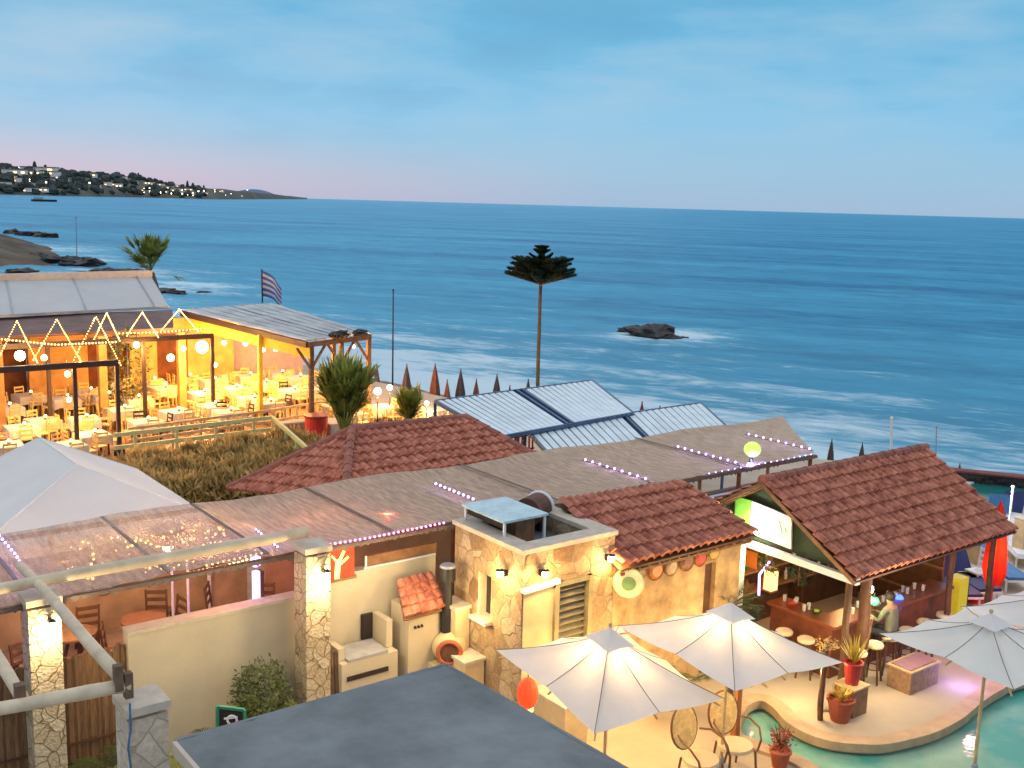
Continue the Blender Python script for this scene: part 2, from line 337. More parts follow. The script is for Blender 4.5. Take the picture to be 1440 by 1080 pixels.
# ================================================================ SETTING
ys = [-200, -60, 0, 24.6, 30, 41, 54, 63, 90, 120, 143, 163, 190, 330, 500, 1000, 1e6]
xsv = [76, 52, 42, 38.8, 38, 37, 35.5, 33.5, 30, 20, 14, 10, 6, 0, 0, 0, 0]
def shore(y): return np.interp(y, ys, xsv)
# terrain under everything
gx = np.concatenate([np.linspace(-80, 30, 12), np.linspace(32, 62, 61), np.linspace(66, 120, 8)]); gy = np.concatenate([np.linspace(-80, 100, 181), np.linspace(103, 460, 120)])
GX, GY = np.meshgrid(gx, gy); T = GX - shore(GY)
HZ = np.interp(T, [-9, -6, -2.5, 0, 3, 12, 60], [-.45, -.9, -2.3, -2.95, -3.4, -5, -9])
vs = [(float(a), float(b), float(c) + .12 * noise.noise(Vector((a * .7, b * .7, 0))) * (1 if c > -3.2 else .3) * (0 if c > -.5 else 1)) for a, b, c in zip(GX.ravel(), GY.ravel(), HZ.ravel())]
nxg = len(gx); mb = MB(); mb.v = vs; mb.f = [(j * nxg + i, j * nxg + i + 1, (j + 1) * nxg + i + 1, (j + 1) * nxg + i) for j in range(len(gy) - 1) for i in range(nxg - 1)]
X['beach'] = mat('beach_sand', (.20, .16, .12), .9, .3, .8, .5, c2=(.34, .28, .21))
o = mb.build('beach', 'beach', smooth=True); tag(o, 'brown sand and shingle beach sloping to the sea', 'ground', kind='structure')
# sea: one sheet to the horizon with real swell near the coast
rs = [34.0]
while rs[-1] < 900: rs.append(rs[-1] * 1.0075)
while rs[-1] < 90000: rs.append(rs[-1] * 1.12)
rs = np.array(rs); th = np.radians(np.linspace(52.7 - 95, 52.7 + 95, 620) + .0)
th = np.radians(37.3 + 15.4 + np.linspace(-75, 62, 620))
RR, TH = np.meshgrid(rs, th, indexing='ij'); SX = RR * np.cos(TH); SY = RR * np.sin(TH)
kx, ky = .87, .49
ph = SX * kx + SY * ky; cr_ = -SX * ky + SY * kx
wob = 2.2 * np.sin(cr_ / 23 + .7) + 1.4 * np.sin(cr_ / 9.1 + ph / 40) + 3 * np.sin(cr_ / 61)
amp = np.clip(1.0 - (RR - 60) / 700, 0, 1)
def crest(p, lam, sh=2.0): return ((.5 + .5 * np.sin(2 * PI * p / lam)) ** sh)
mod = .35 + .65 * (.5 + .5 * np.sin(cr_ / 17 + ph / 13)) * (.5 + .5 * np.sin(cr_ / 37 - ph / 29 + 2))
Z = -3 + amp * (.50 * crest(ph + wob, 10.5, 2.5) * mod + .16 * crest(ph * .8 + cr_ * .25 + wob * .6, 4.3) + .10 * crest(ph * .9 - cr_ * .4, 2.9) - .1)
sd_ = SX - shore(SY)
rocks_c = [at(918, 474, z=-3), at(958, 470, z=-3), at(100, 366, z=-3), at(240, 405, z=-3), at(180, 384, z=-3), at(60, 350, z=-3), at(1390, 520, z=-3)]
fo = np.exp(-np.clip(sd_, 0, None) / 8.0) * 1.0 + .68 * np.exp(-np.clip(sd_ - 6, 0, None) / 36) + .6 * crest(ph + wob + 1.2, 10.5, 5) * np.exp(-np.clip(sd_, 0, None) / 60) * mod
for i, c in enumerate(rocks_c):
    dd = np.sqrt((SX - c.x) ** 2 + (SY - c.y) ** 2); s_ = (5.5, 4.5, 11, 8, 12, 20, .1)[i]; fo = fo + .75 * np.exp(-(dd / s_) ** 2)
Z = np.where(sd_ < 2, np.minimum(Z, -2.95), Z)
nA = len(th); me = bpy.data.meshes.new('sea'); nv = RR.size
me.vertices.add(nv); me.vertices.foreach_set('co', np.stack([SX, SY, Z], -1).astype(np.float32).ravel())
I, J = np.meshgrid(np.arange(len(rs) - 1), np.arange(nA - 1), indexing='ij'); a = (I * nA + J).ravel()
q = np.stack([a, a + nA, a + nA + 1, a + 1], -1).astype(np.int32); nf = len(q)
me.loops.add(nf * 4); me.loops.foreach_set('vertex_index', q.ravel()); me.polygons.add(nf)
me.polygons.foreach_set('loop_start', np.arange(0, nf * 4, 4, dtype=np.int32)); me.polygons.foreach_set('loop_total', np.full(nf, 4, dtype=np.int32)); me.polygons.foreach_set('use_smooth', np.ones(nf, dtype=bool))
me.update(); at_ = me.attributes.new('foam', 'FLOAT', 'POINT'); at_.data.foreach_set('value', np.clip(fo, 0, 1.5).astype(np.float32).ravel())
sea = bpy.data.objects.new('sea', me); col.objects.link(sea); tag(sea, 'blue evening sea with low waves rolling to the shore', 'sea', kind='structure')
m = bpy.data.materials.new('sea_water'); m.use_nodes = True; t = m.node_tree; b = t.nodes['Principled BSDF']; b.inputs['Roughness'].default_value = .28; b.inputs['IOR'].default_value = 1.33; b.inputs['Specular IOR Level'].default_value = .32
def tn(k): return t.nodes.new(k)
tcn = tn('ShaderNodeTexCoord'); mpp = tn('ShaderNodeMapping'); mpp.inputs['Rotation'].default_value = (0, 0, -math.atan2(ky, kx)); mpp.inputs['Scale'].default_value = (1, 1, 1); t.links.new(tcn.outputs['Object'], mpp.inputs[0])
mp2 = tn('ShaderNodeMapping'); mp2.inputs['Scale'].default_value = (1, .24, 1); t.links.new(mpp.outputs[0], mp2.inputs[0])
n1 = tn('ShaderNodeTexNoise'); n1.inputs['Scale'].default_value = .34; n1.inputs['Detail'].default_value = 12; n1.inputs['Roughness'].default_value = .74; n1.inputs['Distortion'].default_value = .4; t.links.new(mp2.outputs[0], n1.inputs[0])
n2 = tn('ShaderNodeTexNoise'); n2.inputs['Scale'].default_value = 1.5; n2.inputs['Detail'].default_value = 10; n2.inputs['Roughness'].default_value = .65; t.links.new(mp2.outputs[0], n2.inputs[0])
n3 = tn('ShaderNodeTexNoise'); n3.inputs['Scale'].default_value = .035; n3.inputs['Detail'].default_value = 6; t.links.new(mp2.outputs[0], n3.inputs[0])
fa = tn('ShaderNodeAttribute'); fa.attribute_name = 'foam'
def tm(op, a_, b_, cl=False):
    n = tn('ShaderNodeMath'); n.operation = op; n.use_clamp = cl
    for i_, q_ in enumerate((a_, b_)):
        if isinstance(q_, (int, float)): n.inputs[i_].default_value = q_
        else: t.links.new(q_, n.inputs[i_])
    return n.outputs[0]
mixn = tm('ADD', tm('MULTIPLY', n1.outputs[0], .6), tm('MULTIPLY', n2.outputs[0], .4))
thr = tm('SUBTRACT', .67, tm('MULTIPLY', fa.outputs['Fac'], .27))
fm = tm('MULTIPLY', tm('SUBTRACT', mixn, thr), 7.0, True)
wat = tn('ShaderNodeValToRGB'); wat.color_ramp.elements[0].position = .41; wat.color_ramp.elements[0].color = (.010, .135, .29, 1); wat.color_ramp.elements[1].position = .60; wat.color_ramp.elements[1].color = (.052, .32, .50, 1); t.links.new(tm('ADD', tm('MULTIPLY', n3.outputs[0], .5), tm('MULTIPLY', n1.outputs[0], .5)), wat.inputs[0])
shl = tn('ShaderNodeMixRGB'); t.links.new(tm('MULTIPLY', fa.outputs['Fac'], .6, True), shl.inputs[0]); t.links.new(wat.outputs[0], shl.inputs[1]); shl.inputs[2].default_value = (.18, .49, .61, 1)
fx = tn('ShaderNodeMixRGB'); t.links.new(tm('MULTIPLY', fm, .8), fx.inputs[0]); t.links.new(shl.outputs[0], fx.inputs[1]); fx.inputs[2].default_value = (.68, .80, .86, 1)
bp = tn('ShaderNodeBump'); bp.inputs['Strength'].default_value = .8; bp.inputs['Distance'].default_value = .7; t.links.new(tm('ADD', mixn, tm('MULTIPLY', n3.outputs[0], 1.5)), bp.inputs['Height'])
df = tn('ShaderNodeBsdfDiffuse'); t.links.new(fx.outputs[0], df.inputs[0]); t.links.new(bp.outputs[0], df.inputs['Normal'])
gl = tn('ShaderNodeBsdfGlossy'); gl.inputs['Roughness'].default_value = .22; gl.inputs[0].default_value = (.55, .85, 1, 1); t.links.new(bp.outputs[0], gl.inputs['Normal'])
lw = tn('ShaderNodeLayerWeight'); lw.inputs[0].default_value = .25; t.links.new(bp.outputs[0], lw.inputs['Normal'])
ms = tn('ShaderNodeMixShader'); t.links.new(tm('ADD', .04, tm('MULTIPLY', tm('MULTIPLY', lw.outputs['Fresnel'], .34), tm('SUBTRACT', 1, fm))), ms.inputs[0]); t.links.new(df.outputs[0], ms.inputs[1]); t.links.new(gl.outputs[0], ms.inputs[2]); t.links.new(ms.outputs[0], t.nodes['Material Output'].inputs[0])
me.materials.append(m)
# headland across the bay
pxs = [-400, -200, -60, 0, 60, 120, 190, 230, 270, 300, 340, 370, 400, 432]
dep = [9, 8, 6.8, 6.5, 6.3, 6, 5.2, 5.2, 5.2, 5.1, 4, 3, 2.2, 1.4]
top = [36, 34, 31, 27, 23, 20, 20, 14, 10, 9.5, 7, 5.5, 3, .6]
def hz(px): return 287.1 + .0277 * (px - 727)
PXL = np.linspace(-400, 432, 110); mb = MB(); NR = 7
HP = {}
for i, px in enumerate(PXL):
    dp = np.interp(px, pxs, dep); tp = np.interp(px, pxs, top); p0 = at(px, hz(px) + dp, z=-3); hv = Vector((p0.x, p0.y, 0)); D = hv.length; hv.normalize()
    for j in range(NR):
        s_ = j / (NR - 1); dd = D * (1 + .13 * s_); zt = 9 + dd * tp / 1500 * (1 + .0 * s_)
        prof = (0, .28, .5, .72, .9, 1, .85)[j]
        z = -3.5 if j == 0 else -3 + (zt + 3) * prof + 4 * noise.noise(Vector((i * .5, j * .7, 0))) * s_
        mb.v.append((hv.x * dd, hv.y * dd, z)); HP[(i, j)] = Vector(mb.v[-1])
n_ = len(PXL); mb.f = [(i * NR + j, i * NR + j + 1, (i + 1) * NR + j + 1, (i + 1) * NR + j) for i in range(n_ - 1) for j in range(NR - 1)]
X['headland'] = mat('headland_scrub', (.05, .06, .05), .9, .4, .004, .4, c2=(.11, .11, .08), bdist=4)
tag(mb.build('headland', 'headland', smooth=True), 'low dark headland across the bay', 'hill', kind='structure')
def hpos(px, s_):
    i = int(np.clip((px + 400) / 832 * 109, 0, 108)); j = min(NR - 2, int(s_ * (NR - 1))); f = s_ * (NR - 1) - j
    return HP[(i, j)].lerp(HP[(i, j + 1)], f)
mb = MB(); p = hpos(300, 1)
for i in range(24):
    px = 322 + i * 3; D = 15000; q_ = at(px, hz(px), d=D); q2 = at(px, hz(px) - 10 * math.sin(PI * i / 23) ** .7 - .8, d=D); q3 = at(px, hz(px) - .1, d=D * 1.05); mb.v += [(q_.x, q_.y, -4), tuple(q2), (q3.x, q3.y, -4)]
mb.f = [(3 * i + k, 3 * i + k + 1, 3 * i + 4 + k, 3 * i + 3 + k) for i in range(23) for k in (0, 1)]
X['mount'] = mat('hazed_hill', (.20, .27, .38), .9, .1, .001, 0)  # distance haze painted into the blue-grey rock colour
tag(mb.build('hill', 'mount', smooth=True), 'hill far beyond the headland, pale blue from haze painted into its colour', 'hill', kind='structure')
# wood on the headland
mb = MB()
for k in range(300):
    px = random.uniform(-380, 300) if k % 2 else random.uniform(0, 300); s_ = random.uniform(.05, .9); p = hpos(px, s_); r = random.uniform(9, 19)
    if 230 < px: r *= .7
    if random.random() < .05: mb.sph(p + Vector((0, 0, r * .7)), r, (.4, .4, 1.2), 7, 5, .3, k)
    else: mb.sph(p + Vector((0, 0, r * .3)), r, (1, 1, .75), 8, 5, .45, k)
X['farleaf'] = mat('far_foliage', (.04, .055, .05), .9, .4, .02, .3, bdist=2)
single(mb, 'woodland', 'farleaf', 'dark trees covering the headland across the bay', 'woodland', kind='stuff')
X['farwall'] = mat('far_wall', (.78, .72, .66), .8, .1, .05, 0); X['farroof'] = mat('far_roof', (.20, .12, .09), .8)
hb = [(5, .8, 30), (18, .4, 30), (34, .35, 26), (48, .55, 40), (70, .4, 30), (88, .8, 26), (90, .45, 24), (60, .1, 26), (38, .1, 24), (150, .4, 24), (172, .35, 24), (190, .5, 22), (212, .55, 24), (220, .12, 20), (245, .5, 22), (268, .45, 20), (135, .3, 22), (110, .15, 22), (10, .62, 30), (25, .5, 46), (40, .72, 26), (62, .86, 66), (78, .62, 34), (8, .2, 28), (52, .25, 22), (24, .12, 20), (96, .3, 22), (130, .75, 30), (142, .85, 24), (66, .15, 18), (215, .35, 22), (228, .3, 26), (240, .22, 20), (250, .35, 26), (262, .25, 26), (272, .3, 20), (282, .22, 22), (292, .3, 18), (203, .2, 20), (232, .6, 20), (255, .65, 22), (180, .7, 22), (165, .8, 18), (310, .5, 18), (118, .55, 18), (42, .45, 24)]
for i, (px, s_, wd) in enumerate(hb):
    p = hpos(px, s_); hgt = wd * random.uniform(.35, .5); rz = math.atan2(p.y, p.x) + PI / 2 + random.uniform(-.3, .3)
    if px == 62: hgt = wd * .28
    big = px == 62
    wd *= 1.5; t_ = thing('house', 'long pale floodlit hotel on the crest of the headland' if big else 'small pale house with lit windows on the headland', 'hotel' if big else 'house', p - Vector((0, 0, 2)), rz, None if big else 'houses on the headland')
    MB().box((0, 0, hgt / 2), (wd, wd * .45, hgt)).build('wall', 'farwall', t_)
    MB().box((0, 0, hgt + .6), (wd * 1.05, wd * .5, 1.2)).build('roof', 'farroof', t_)
    for k in range(3):
        if random.random() < .75: MB().box(((k - 1) * wd * .3, -wd * .225 - .2, hgt * random.choice((.35, .65))), (wd * .11, .3, hgt * .2)).build('window', 'farw', t_) if False else MB().box(((k - 1) * wd * .3, wd * .225 + .2, hgt * random.choice((.35, .65))), (wd * .13, .3, hgt * .22)).build('window', 'farw', t_)
        if random.random() < .75: MB().box(((k - 1) * wd * .3 + 1, -wd * .225 - .2, hgt * random.choice((.35, .65))), (wd * .13, .3, hgt * .22)).build('window', 'farw', t_)
ml = MB().lathe((0, 0, 0), [(.2, 0), (.15, 7), (0, 7)], 6)
proto = thing('street_lamp', 'tall lamp shining among the trees on the headland', 'street lamp', (0, 0, 0), 0, 'lamps along the headland')
ml.build('pole', 'black', proto); MB().sph((0, 0, 7.4), 1.5, n=8, m=5).build('lamp_head', 'farl', proto)
lp = [(random.uniform(205, 292), random.uniform(.08, .3)) for _ in range(26)] + [(random.uniform(0, 100), random.uniform(.1, .9)) for _ in range(16)] + [(random.uniform(110, 350), random.uniform(.15, .8)) for _ in range(14)]
for i, (px, s_) in enumerate(lp):
    o = proto if i == 0 else copy_tree(proto); o.location = hpos(px, s_); k = random.choice((.6, .8, 1, 1.4)) ; o.scale = (k, k, k)
# rocky point on the near left shore
mb = MB(); gxp = np.linspace(-45, 90, 60); gyp = np.linspace(168, 345, 80)
edge = [(190, 47), (200, 52), (240, 60), (255, 62), (300, 63), (318, 58), (335, 30)]
for y in gyp:
    for x in gxp:
        xe = np.interp(y, [e[0] for e in edge], [e[1] for e in edge]); dd = min(xe - x, (y - 184) * .9 + (x - 40) * 0, 338 - y)
        z = -3.6 + 3.6 * max(0, min(1, dd / 16)) ** .6 + .9 * noise.noise(Vector((x * .12, y * .12, 1))) * (1 if dd > 0 else .2) + .35 * noise.noise(Vector((x * .5, y * .4, 1)))
        if dd < -1: z = -6
        mb.v.append((float(x), float(y), float(z)))
mb.f = [(j * 60 + i, j * 60 + i + 1, (j + 1) * 60 + i + 1, (j + 1) * 60 + i) for j in range(79) for i in range(59)]
tag(mb.build('rocky_point', 'headrock', smooth=True), 'low scrubby brown spit of land on the left shore', 'shore', kind='structure')
def rock(name, p, r, sc, label, group=None, seed=0, n=14):
    mb = MB(); mb.sph((0, 0, 0), r, sc, n, n // 2 + 2, .6, seed); o = mb.build(name, 'rock'); o.location = p; o.rotation_euler = (0, 0, seed); tag(o, label, 'rock', group); return o
for i in range(26):
    px = random.uniform(0, 130) if i % 3 else random.uniform(70, 132); py = (326 + (px) * .12 if i % 2 and px < 80 else 362 + px * .08) + random.uniform(-1.5, 1.5)
    p = at(px, py, z=-2.9); rock('rock', p, random.uniform(1.2, 2.3), (1.3, 1, .5), 'dark wave washed rock at the edge of the scrubby spit', 'rocks round the spit', i)
for i, (px, py, r) in enumerate([(160, 384, 2.6), (185, 383, 2.2), (140, 384, 2.4), (110, 386, 1.8), (30, 384, 2.4), (235, 411, 2.0), (248, 413, 1.6), (292, 412, 1.2), (20, 382, 1.8)]):
    rock('rock', at(px, py, z=-2.95), r * .62, (1.6, 1, .4), 'dark rock in the surf behind the grey awning', 'rocks in the surf', i + 40)
rr_ = [(918, 474, 2.3, (1.3, 1, .5)), (893, 467, 1.2, (1.5, 1, .42)), (945, 479, 1.1, (1.3, 1, .4))]
for i, (px, py, r, sc) in enumerate(rr_):
    rock('sea_rock', at(px, py, z=-3), r, sc, ['largest black rock awash in the open sea right of the tall pine', 'low black rock at the left end of the reef in the open sea', 'low black rock at the right end of the reef in the open sea'][i], None, i + 70, 26)
# main paved ground with the pool let into it
pool = [at(x, y, z=0).to_2d() for x, y in [(1034, 1018), (1046, 994), (1070, 986), (1092, 997), (1112, 1018), (1140, 1034), (1170, 1043), (1205, 1047), (1240, 1047), (1275, 1040), (1310, 1030), (1345, 1012), (1372, 990), (1400, 972), (1445, 955)]] + [Vector((25, 8.6)), Vector((26, 2)), Vector((13, 1)), Vector((13.2, 8.2))] + [at(x, y, z=0).to_2d() for x, y in [(1145, 1085), (1100, 1062), (1066, 1050), (1038, 1038)]]
def smooth_loop(pts, k=4):
    n = len(pts); r = []
    for i in range(n):
        p0, p1, p2, p3 = [pts[(i + d) % n] for d in (-1, 0, 1, 2)]
        if (p2 - p1).length > 3: r.append(p1); continue
        for s_ in range(k):
            t_ = s_ / k; r.append(.5 * ((2 * p1) + (p2 - p0) * t_ + (2 * p0 - 5 * p1 + 4 * p2 - p3) * t_ * t_ + (3 * p1 - p0 - 3 * p2 + p3) * t_ ** 3))
    return r
poolS = smooth_loop(pool)
import bmesh
def holed(outer, hole, z0, z1, name, m):
    bm = bmesh.new(); es = []; rings = []
    for loop in (outer, hole):
        vv = [bm.verts.new((p[0], p[1], z1)) for p in loop]; rings.append(vv)
        es += [bm.edges.new((vv[i], vv[(i + 1) % len(vv)])) for i in range(len(vv))]
    bmesh.ops.triangle_fill(bm, use_beauty=True, use_dissolve=False, edges=es)
    for vv in rings:
        lo = [bm.verts.new((v.co.x, v.co.y, z0)) for v in vv]
        for i in range(len(vv)): bm.faces.new((vv[i], vv[(i + 1) % len(vv)], lo[(i + 1) % len(vv)], lo[i]))
    bmesh.ops.recalc_face_normals(bm, faces=bm.faces)
    me = bpy.data.meshes.new(name); bm.to_mesh(me); bm.free(); me.materials.append(X[m]); o = bpy.data.objects.new(name, me); col.objects.link(o); return o
X['paving'] = mat('sandy_paving', (.46, .38, .28), .85, .12, .9, .25)
X['kerb'] = mat('pool_kerb', (.48, .33, .20), .7, .2, 3, .2); X['poolfloor'] = mat('pool_plaster', (.10, .38, .34), .8, .1, 1)
tag(holed([(-14, -8), (41, -8), (38.2, 14), (35.8, 19.5), (32.6, 23.5), (30.4, 28), (29, 33), (27.4, 40), (25.5, 56), (-14, 62)], poolS, -.9, 0, 'ground', 'paving'), 'pale sandy paving of the terraces', 'ground', kind='structure')
def offset(loop, d):
    n = len(loop); r = []
    for i in range(n):
        a_, b_ = loop[i - 1], loop[(i + 1) % n]; tdir = (b_ - a_).normalized(); r.append(loop[i] + Vector((tdir.y, -tdir.x)) * d)
    return r
ar = sum(poolS[i].x * poolS[(i + 1) % len(poolS)].y - poolS[(i + 1) % len(poolS)].x * poolS[i].y for i in range(len(poolS)))
sg = 1 if ar > 0 else -1
k1, k2 = offset(poolS, sg * .20), offset(poolS, -sg * .10); n_ = len(poolS); mb = MB()
mb.v = [(p.x, p.y, .06) for p in k1] + [(p.x, p.y, .06) for p in k2] + [(p.x, p.y, -.02) for p in k1] + [(p.x, p.y, -.10) for p in k2]
for i in range(n_):
    j = (i + 1) % n_; mb.f += [(i, j, n_ + j, n_ + i), (i, j, 2 * n_ + j, 2 * n_ + i), (n_ + i, n_ + j, 3 * n_ + j, 3 * n_ + i)]
tag(mb.build('pool_kerb', 'kerb'), 'orange brown rounded stone kerb of the pool', 'kerb', kind='structure')
mb = MB(); mb.v = [(p.x, p.y, -.17) for p in poolS]; mb.f = [tuple(range(n_))]
m = bpy.data.materials.new('pool_water'); m.use_nodes = True; t = m.node_tree; b = t.nodes['Principled BSDF']; b.inputs['Roughness'].default_value = .08; b.inputs['IOR'].default_value = 1.33
n1 = tn('ShaderNodeTexNoise'); n1.inputs['Scale'].default_value = .7; n1.inputs['Detail'].default_value = 4; tcn = tn('ShaderNodeTexCoord'); t.links.new(tcn.outputs['Object'], n1.inputs[0])
wr = tn('ShaderNodeValToRGB'); wr.color_ramp.elements[0].position = .4; wr.color_ramp.elements[0].color = (.08, .36, .31, 1); wr.color_ramp.elements[1].position = .62; wr.color_ramp.elements[1].color = (.34, .52, .40, 1); t.links.new(n1.outputs[0], wr.inputs[0]); t.links.new(wr.outputs[0], b.inputs['Base Color'])
n2 = tn('ShaderNodeTexNoise'); n2.inputs['Scale'].default_value = 5; bp = tn('ShaderNodeBump'); bp.inputs['Strength'].default_value = .12; bp.inputs['Distance'].default_value = .05; t.links.new(tcn.outputs['Object'], n2.inputs[0]); t.links.new(n2.outputs[0], bp.inputs['Height']); t.links.new(bp.outputs[0], b.inputs['Normal'])
X['water'] = m
tag(mb.build('pool_water', 'water'), 'green blue water of the swimming pool', 'water', kind='structure')
# round far pool
fp = [at(x, y, z=0).to_2d() for x, y in [(1356, 696), (1362, 684), (1385, 677), (1420, 676), (1460, 682)]] + [Vector((39, 16)), Vector((38.5, 13)), Vector((34, 13.5))] + [at(x, y, z=0).to_2d() for x, y in [(1440, 712), (1400, 712), (1372, 706)]]
fps = smooth_loop(fp, 3); mb = MB(); mb.v = [(p.x, p.y, .03) for p in fps]; mb.f = [tuple(range(len(fps)))]
X['water2'] = mat('dark_pool_water', (.015, .16, .14), .12, .1, 2, .1)
tag(mb.build('far_pool_water', 'water2'), 'dark green water of the round far pool', 'water', kind='structure')
k1 = offset(fps, .45) if sum(fps[i].x * fps[(i + 1) % len(fps)].y - fps[(i + 1) % len(fps)].x * fps[i].y for i in range(len(fps))) > 0 else offset(fps, -.45)
mb = MB(); n_ = len(fps); mb.v = [(p.x, p.y, .07) for p in k1] + [(p.x, p.y, .07) for p in fps] + [(p.x, p.y, -.01) for p in k1] + [(p.x, p.y, -.01) for p in fps]
for i in range(n_):
    j = (i + 1) % n_; mb.f += [(i, j, n_ + j, n_ + i), (i, j, 2 * n_ + j, 2 * n_ + i), (n_ + i, n_ + j, 3 * n_ + j, 3 * n_ + i)]
tag(mb.build('far_pool_kerb', 'white'), 'white kerb of the round far pool', 'kerb', kind='structure')
# ================================================================ BUILDINGS AND BIG CANOPIES
# --- stone building with flat roof
bx0, bx1, by0, by1 = 10.45, 12.5, 13.28, 15.28
sb = thing('stone_building', 'square rubble stone building with flat grey roof, louvred shutter and glowing wall lamps', 'building', (10.45, 13.28, 0))
mb = MB()
mb.box((bx0 + .15, 13.86, 1.65), (.3, .56, 3.3)); mb.box((bx0 + .15, (14.56 + by1) / 2, 1.65), (.3, by1 - 14.56, 3.3)); mb.box((bx0 + .152, 14.35, .9), (.296, .43, 1.8)); mb.box((bx0 + .152, 14.35, 2.97), (.296, .43, .66))
mb.box(((bx0 + 11.12) / 2, by0 + .15, 1.65), (11.12 - bx0, .3, 3.3)); mb.box(((11.95 + bx1) / 2, by0 + .15, 1.65), (bx1 - 11.95, .3, 3.3)); mb.box((11.535, by0 + .152, 2.99), (.83, .296, .62)); mb.box((11.535, by0 + .152, .4), (.83, .296, .8))
mb.box((bx1 - .15, (by0 + by1) / 2 + .15, 1.65), (.3, by1 - by0 - .3, 3.3)); mb.box(((bx0 + bx1) / 2, by1 - .15, 1.65), (bx1 - bx0 - .62, .3, 3.3))
mb.build('wall', 'stone', sb, off=True)
mb = MB(); mb.box(((bx0 + bx1) / 2, by0 + .14, 3.34), (bx1 - bx0 + .08, .36, .08)); mb.box(((bx0 + bx1) / 2, by1 - .14, 3.34), (bx1 - bx0 + .08, .36, .08)); mb.box((bx0 + .14, (by0 + by1) / 2, 3.34), (.36, by1 - by0 - .64, .08)); mb.box((bx1 - .14, (by0 + by1) / 2, 3.34), (.36, by1 - by0 - .64, .08)); mb.build('coping', 'cap', sb, off=True)
MB().box(((bx0 + bx1) / 2, (by0 + by1) / 2, 2.96), (bx1 - bx0 - .6, by1 - by0 - .6, .12)).build('roof', 'deck', sb, off=True)
wf = MB(); wf.box((bx0 + .02, 14.35, 1.82), (.34, .5, .06)); wf.box((bx0 + .1, 14.15, 2.24), (.16, .05, .8)); wf.box((bx0 + .1, 14.55, 2.24), (.16, .05, .8)); wn = wf.build('window', 'cap', sb, off=True)
MB().box((bx0 + .2, 14.35, 2.22), (.04, .36, .74)).build('pane', 'dark', wn, off=True)
# louvred shutter
sh = MB(); 
for x in (11.16, 11.91): sh.box((x, by0 - .02, 1.72), (.09, .12, 1.94))
sh.box((11.535, by0 - .02, 2.65), (.84, .11, .08)); sh.box((11.535, by0 - .02, .78), (.84, .11, .08)); shp = sh.build('shutter_door', 'lime' if False else mat('olive_frame', (.28, .24, .13), .6), sb, off=True)
mb = MB()
for k in range(14): mb.box((11.535, by0 + .05, .9 + k * .125), (.66, .1, .035), M=Matrix.Rotation(.6, 3, 'X'))
X['slat'] = mat('olive_slat', (.24, .21, .13), .6); mb.build('louvre', 'slat', shp, off=True); MB().box((11.535, by0 + .2, 1.7), (.7, .02, 1.9)).build('opening', 'dark', shp, off=True)
MB().box((10.8, by0 - .012, 1.3), (.66, .02, 2.7)).build('plaster_panel', 'cream2', sb, off=True)
MB().bar((10.42, by0 - .05, 2.68), (11.2, by0 - .05, 2.72), .1, .07).build('lintel', 'white', sb, off=True)
for (x, y, z, dx, dy) in [(10.82, by0, 2.93, 0, -1), (12.3, by0, 2.93, 0, -1), (bx0, 13.72, 2.86, -1, 0)]:
    c = Vector((x + dx * .14, y + dy * .14, z))
    mb = MB(); mb.bar((x, y, z), (x + dx * .1, y + dy * .1, z), .06, .1); mb.lathe(c, [(.02, .09), (.07, .07), (.075, .06), (.03, .085)], 10)
    wl = mb.build('wall_lamp', 'black', sb, off=True); MB().sph(c, .062, n=10, m=7).build('lamp_glass', 'sconce', wl, off=True)
    lamp(c + Vector((dx * .10, dy * .10, -.02)), 26, (1, .60, .22), .06, sb)
# roof cabinet and fan drum
rc = thing('roof_tank_cover', 'pale blue topped cabinet on four legs standing on the flat roof of the stone building', 'cabinet', (11.0, 14.5, 3.02))
MB().box((11.05, 14.62, 3.64), (.98, 1.28, .04)).build('top', mat('pale_blue_sheet', (.42, .58, .62), .4), rc, off=True)
mb = MB(); mb.box((11.28, 14.75, 3.28), (.42, .9, .52)); mb.build('box', 'mwood', rc, off=True)
for x in (10.62, 11.5):
    for y in (14.04, 15.2): MB().box((x, y, 3.32), (.04, .04, .6)).build('leg', 'white', rc, off=True)
MB().box((10.64, 14.62, 3.55), (.02, 1.1, .12)).build('side_panel', 'dark', rc, off=True)
dr = thing('extractor_fan', 'rusty brown drum fan on the roof beside the blue cabinet', 'extractor fan', (11.95, 14.95, 3.02))
mb = MB().cyl((11.75, 14.85, 3.42), (12.2, 15.05, 3.42), .27, .27, 18); mb.build('drum', mat('rust', (.12, .05, .03), .7, .4), dr, off=True)
MB().torus((12.21, 15.05, 3.42), .27, .04, (-.4, .9, 0), (0, 0, 1), 20, 6).build('rim', 'white', dr, off=True)
for d in (-.1, .1): MB().box((11.95 + d, 14.95, 3.1), (.05, .3, .2)).build('foot', 'black', dr, off=True)
# --- tiled annex
an = thing('tiled_annex', 'low ochre plastered building with a terracotta lean-to roof and round plates under its eave', 'building', (12.5, 13.3, 0))
mb = MB(); mb.box((13.7, 13.43, 1.35), (2.38, .3, 2.7)); mb.box((15.55, 13.43, 1.35), (.7, .3, 2.7)); mb.box((15.05, 13.43, 2.5), (.32, .296, .4)); mb.box((15.75, 14.2, 1.35), (.3, 1.24, 2.7)); mb.build('wall', 'orange2' if 'orange2' in X else mat('warm_plaster', (.46, .31, .15), .9, .4, 2.6, .6, bdist=.04), an, off=True)
d_ = MB().box((15.05, 13.44, 1.15), (.3, .1, 2.28)).build('door', 'dwood', an, off=True)
MB().cyl((14.95, 13.36, 1.1), (14.95, 13.33, 1.1), .03, .03, 8).build('handle', 'grey', d_, off=True)
rf = tiles(MB(), (12.35, 12.93, 2.83), (15.95, 12.93, 2.85), (15.9, 14.95, 3.42), (12.42, 14.8, 3.56), .2, .33, .08).build('roof', 'tile', an, off=True)
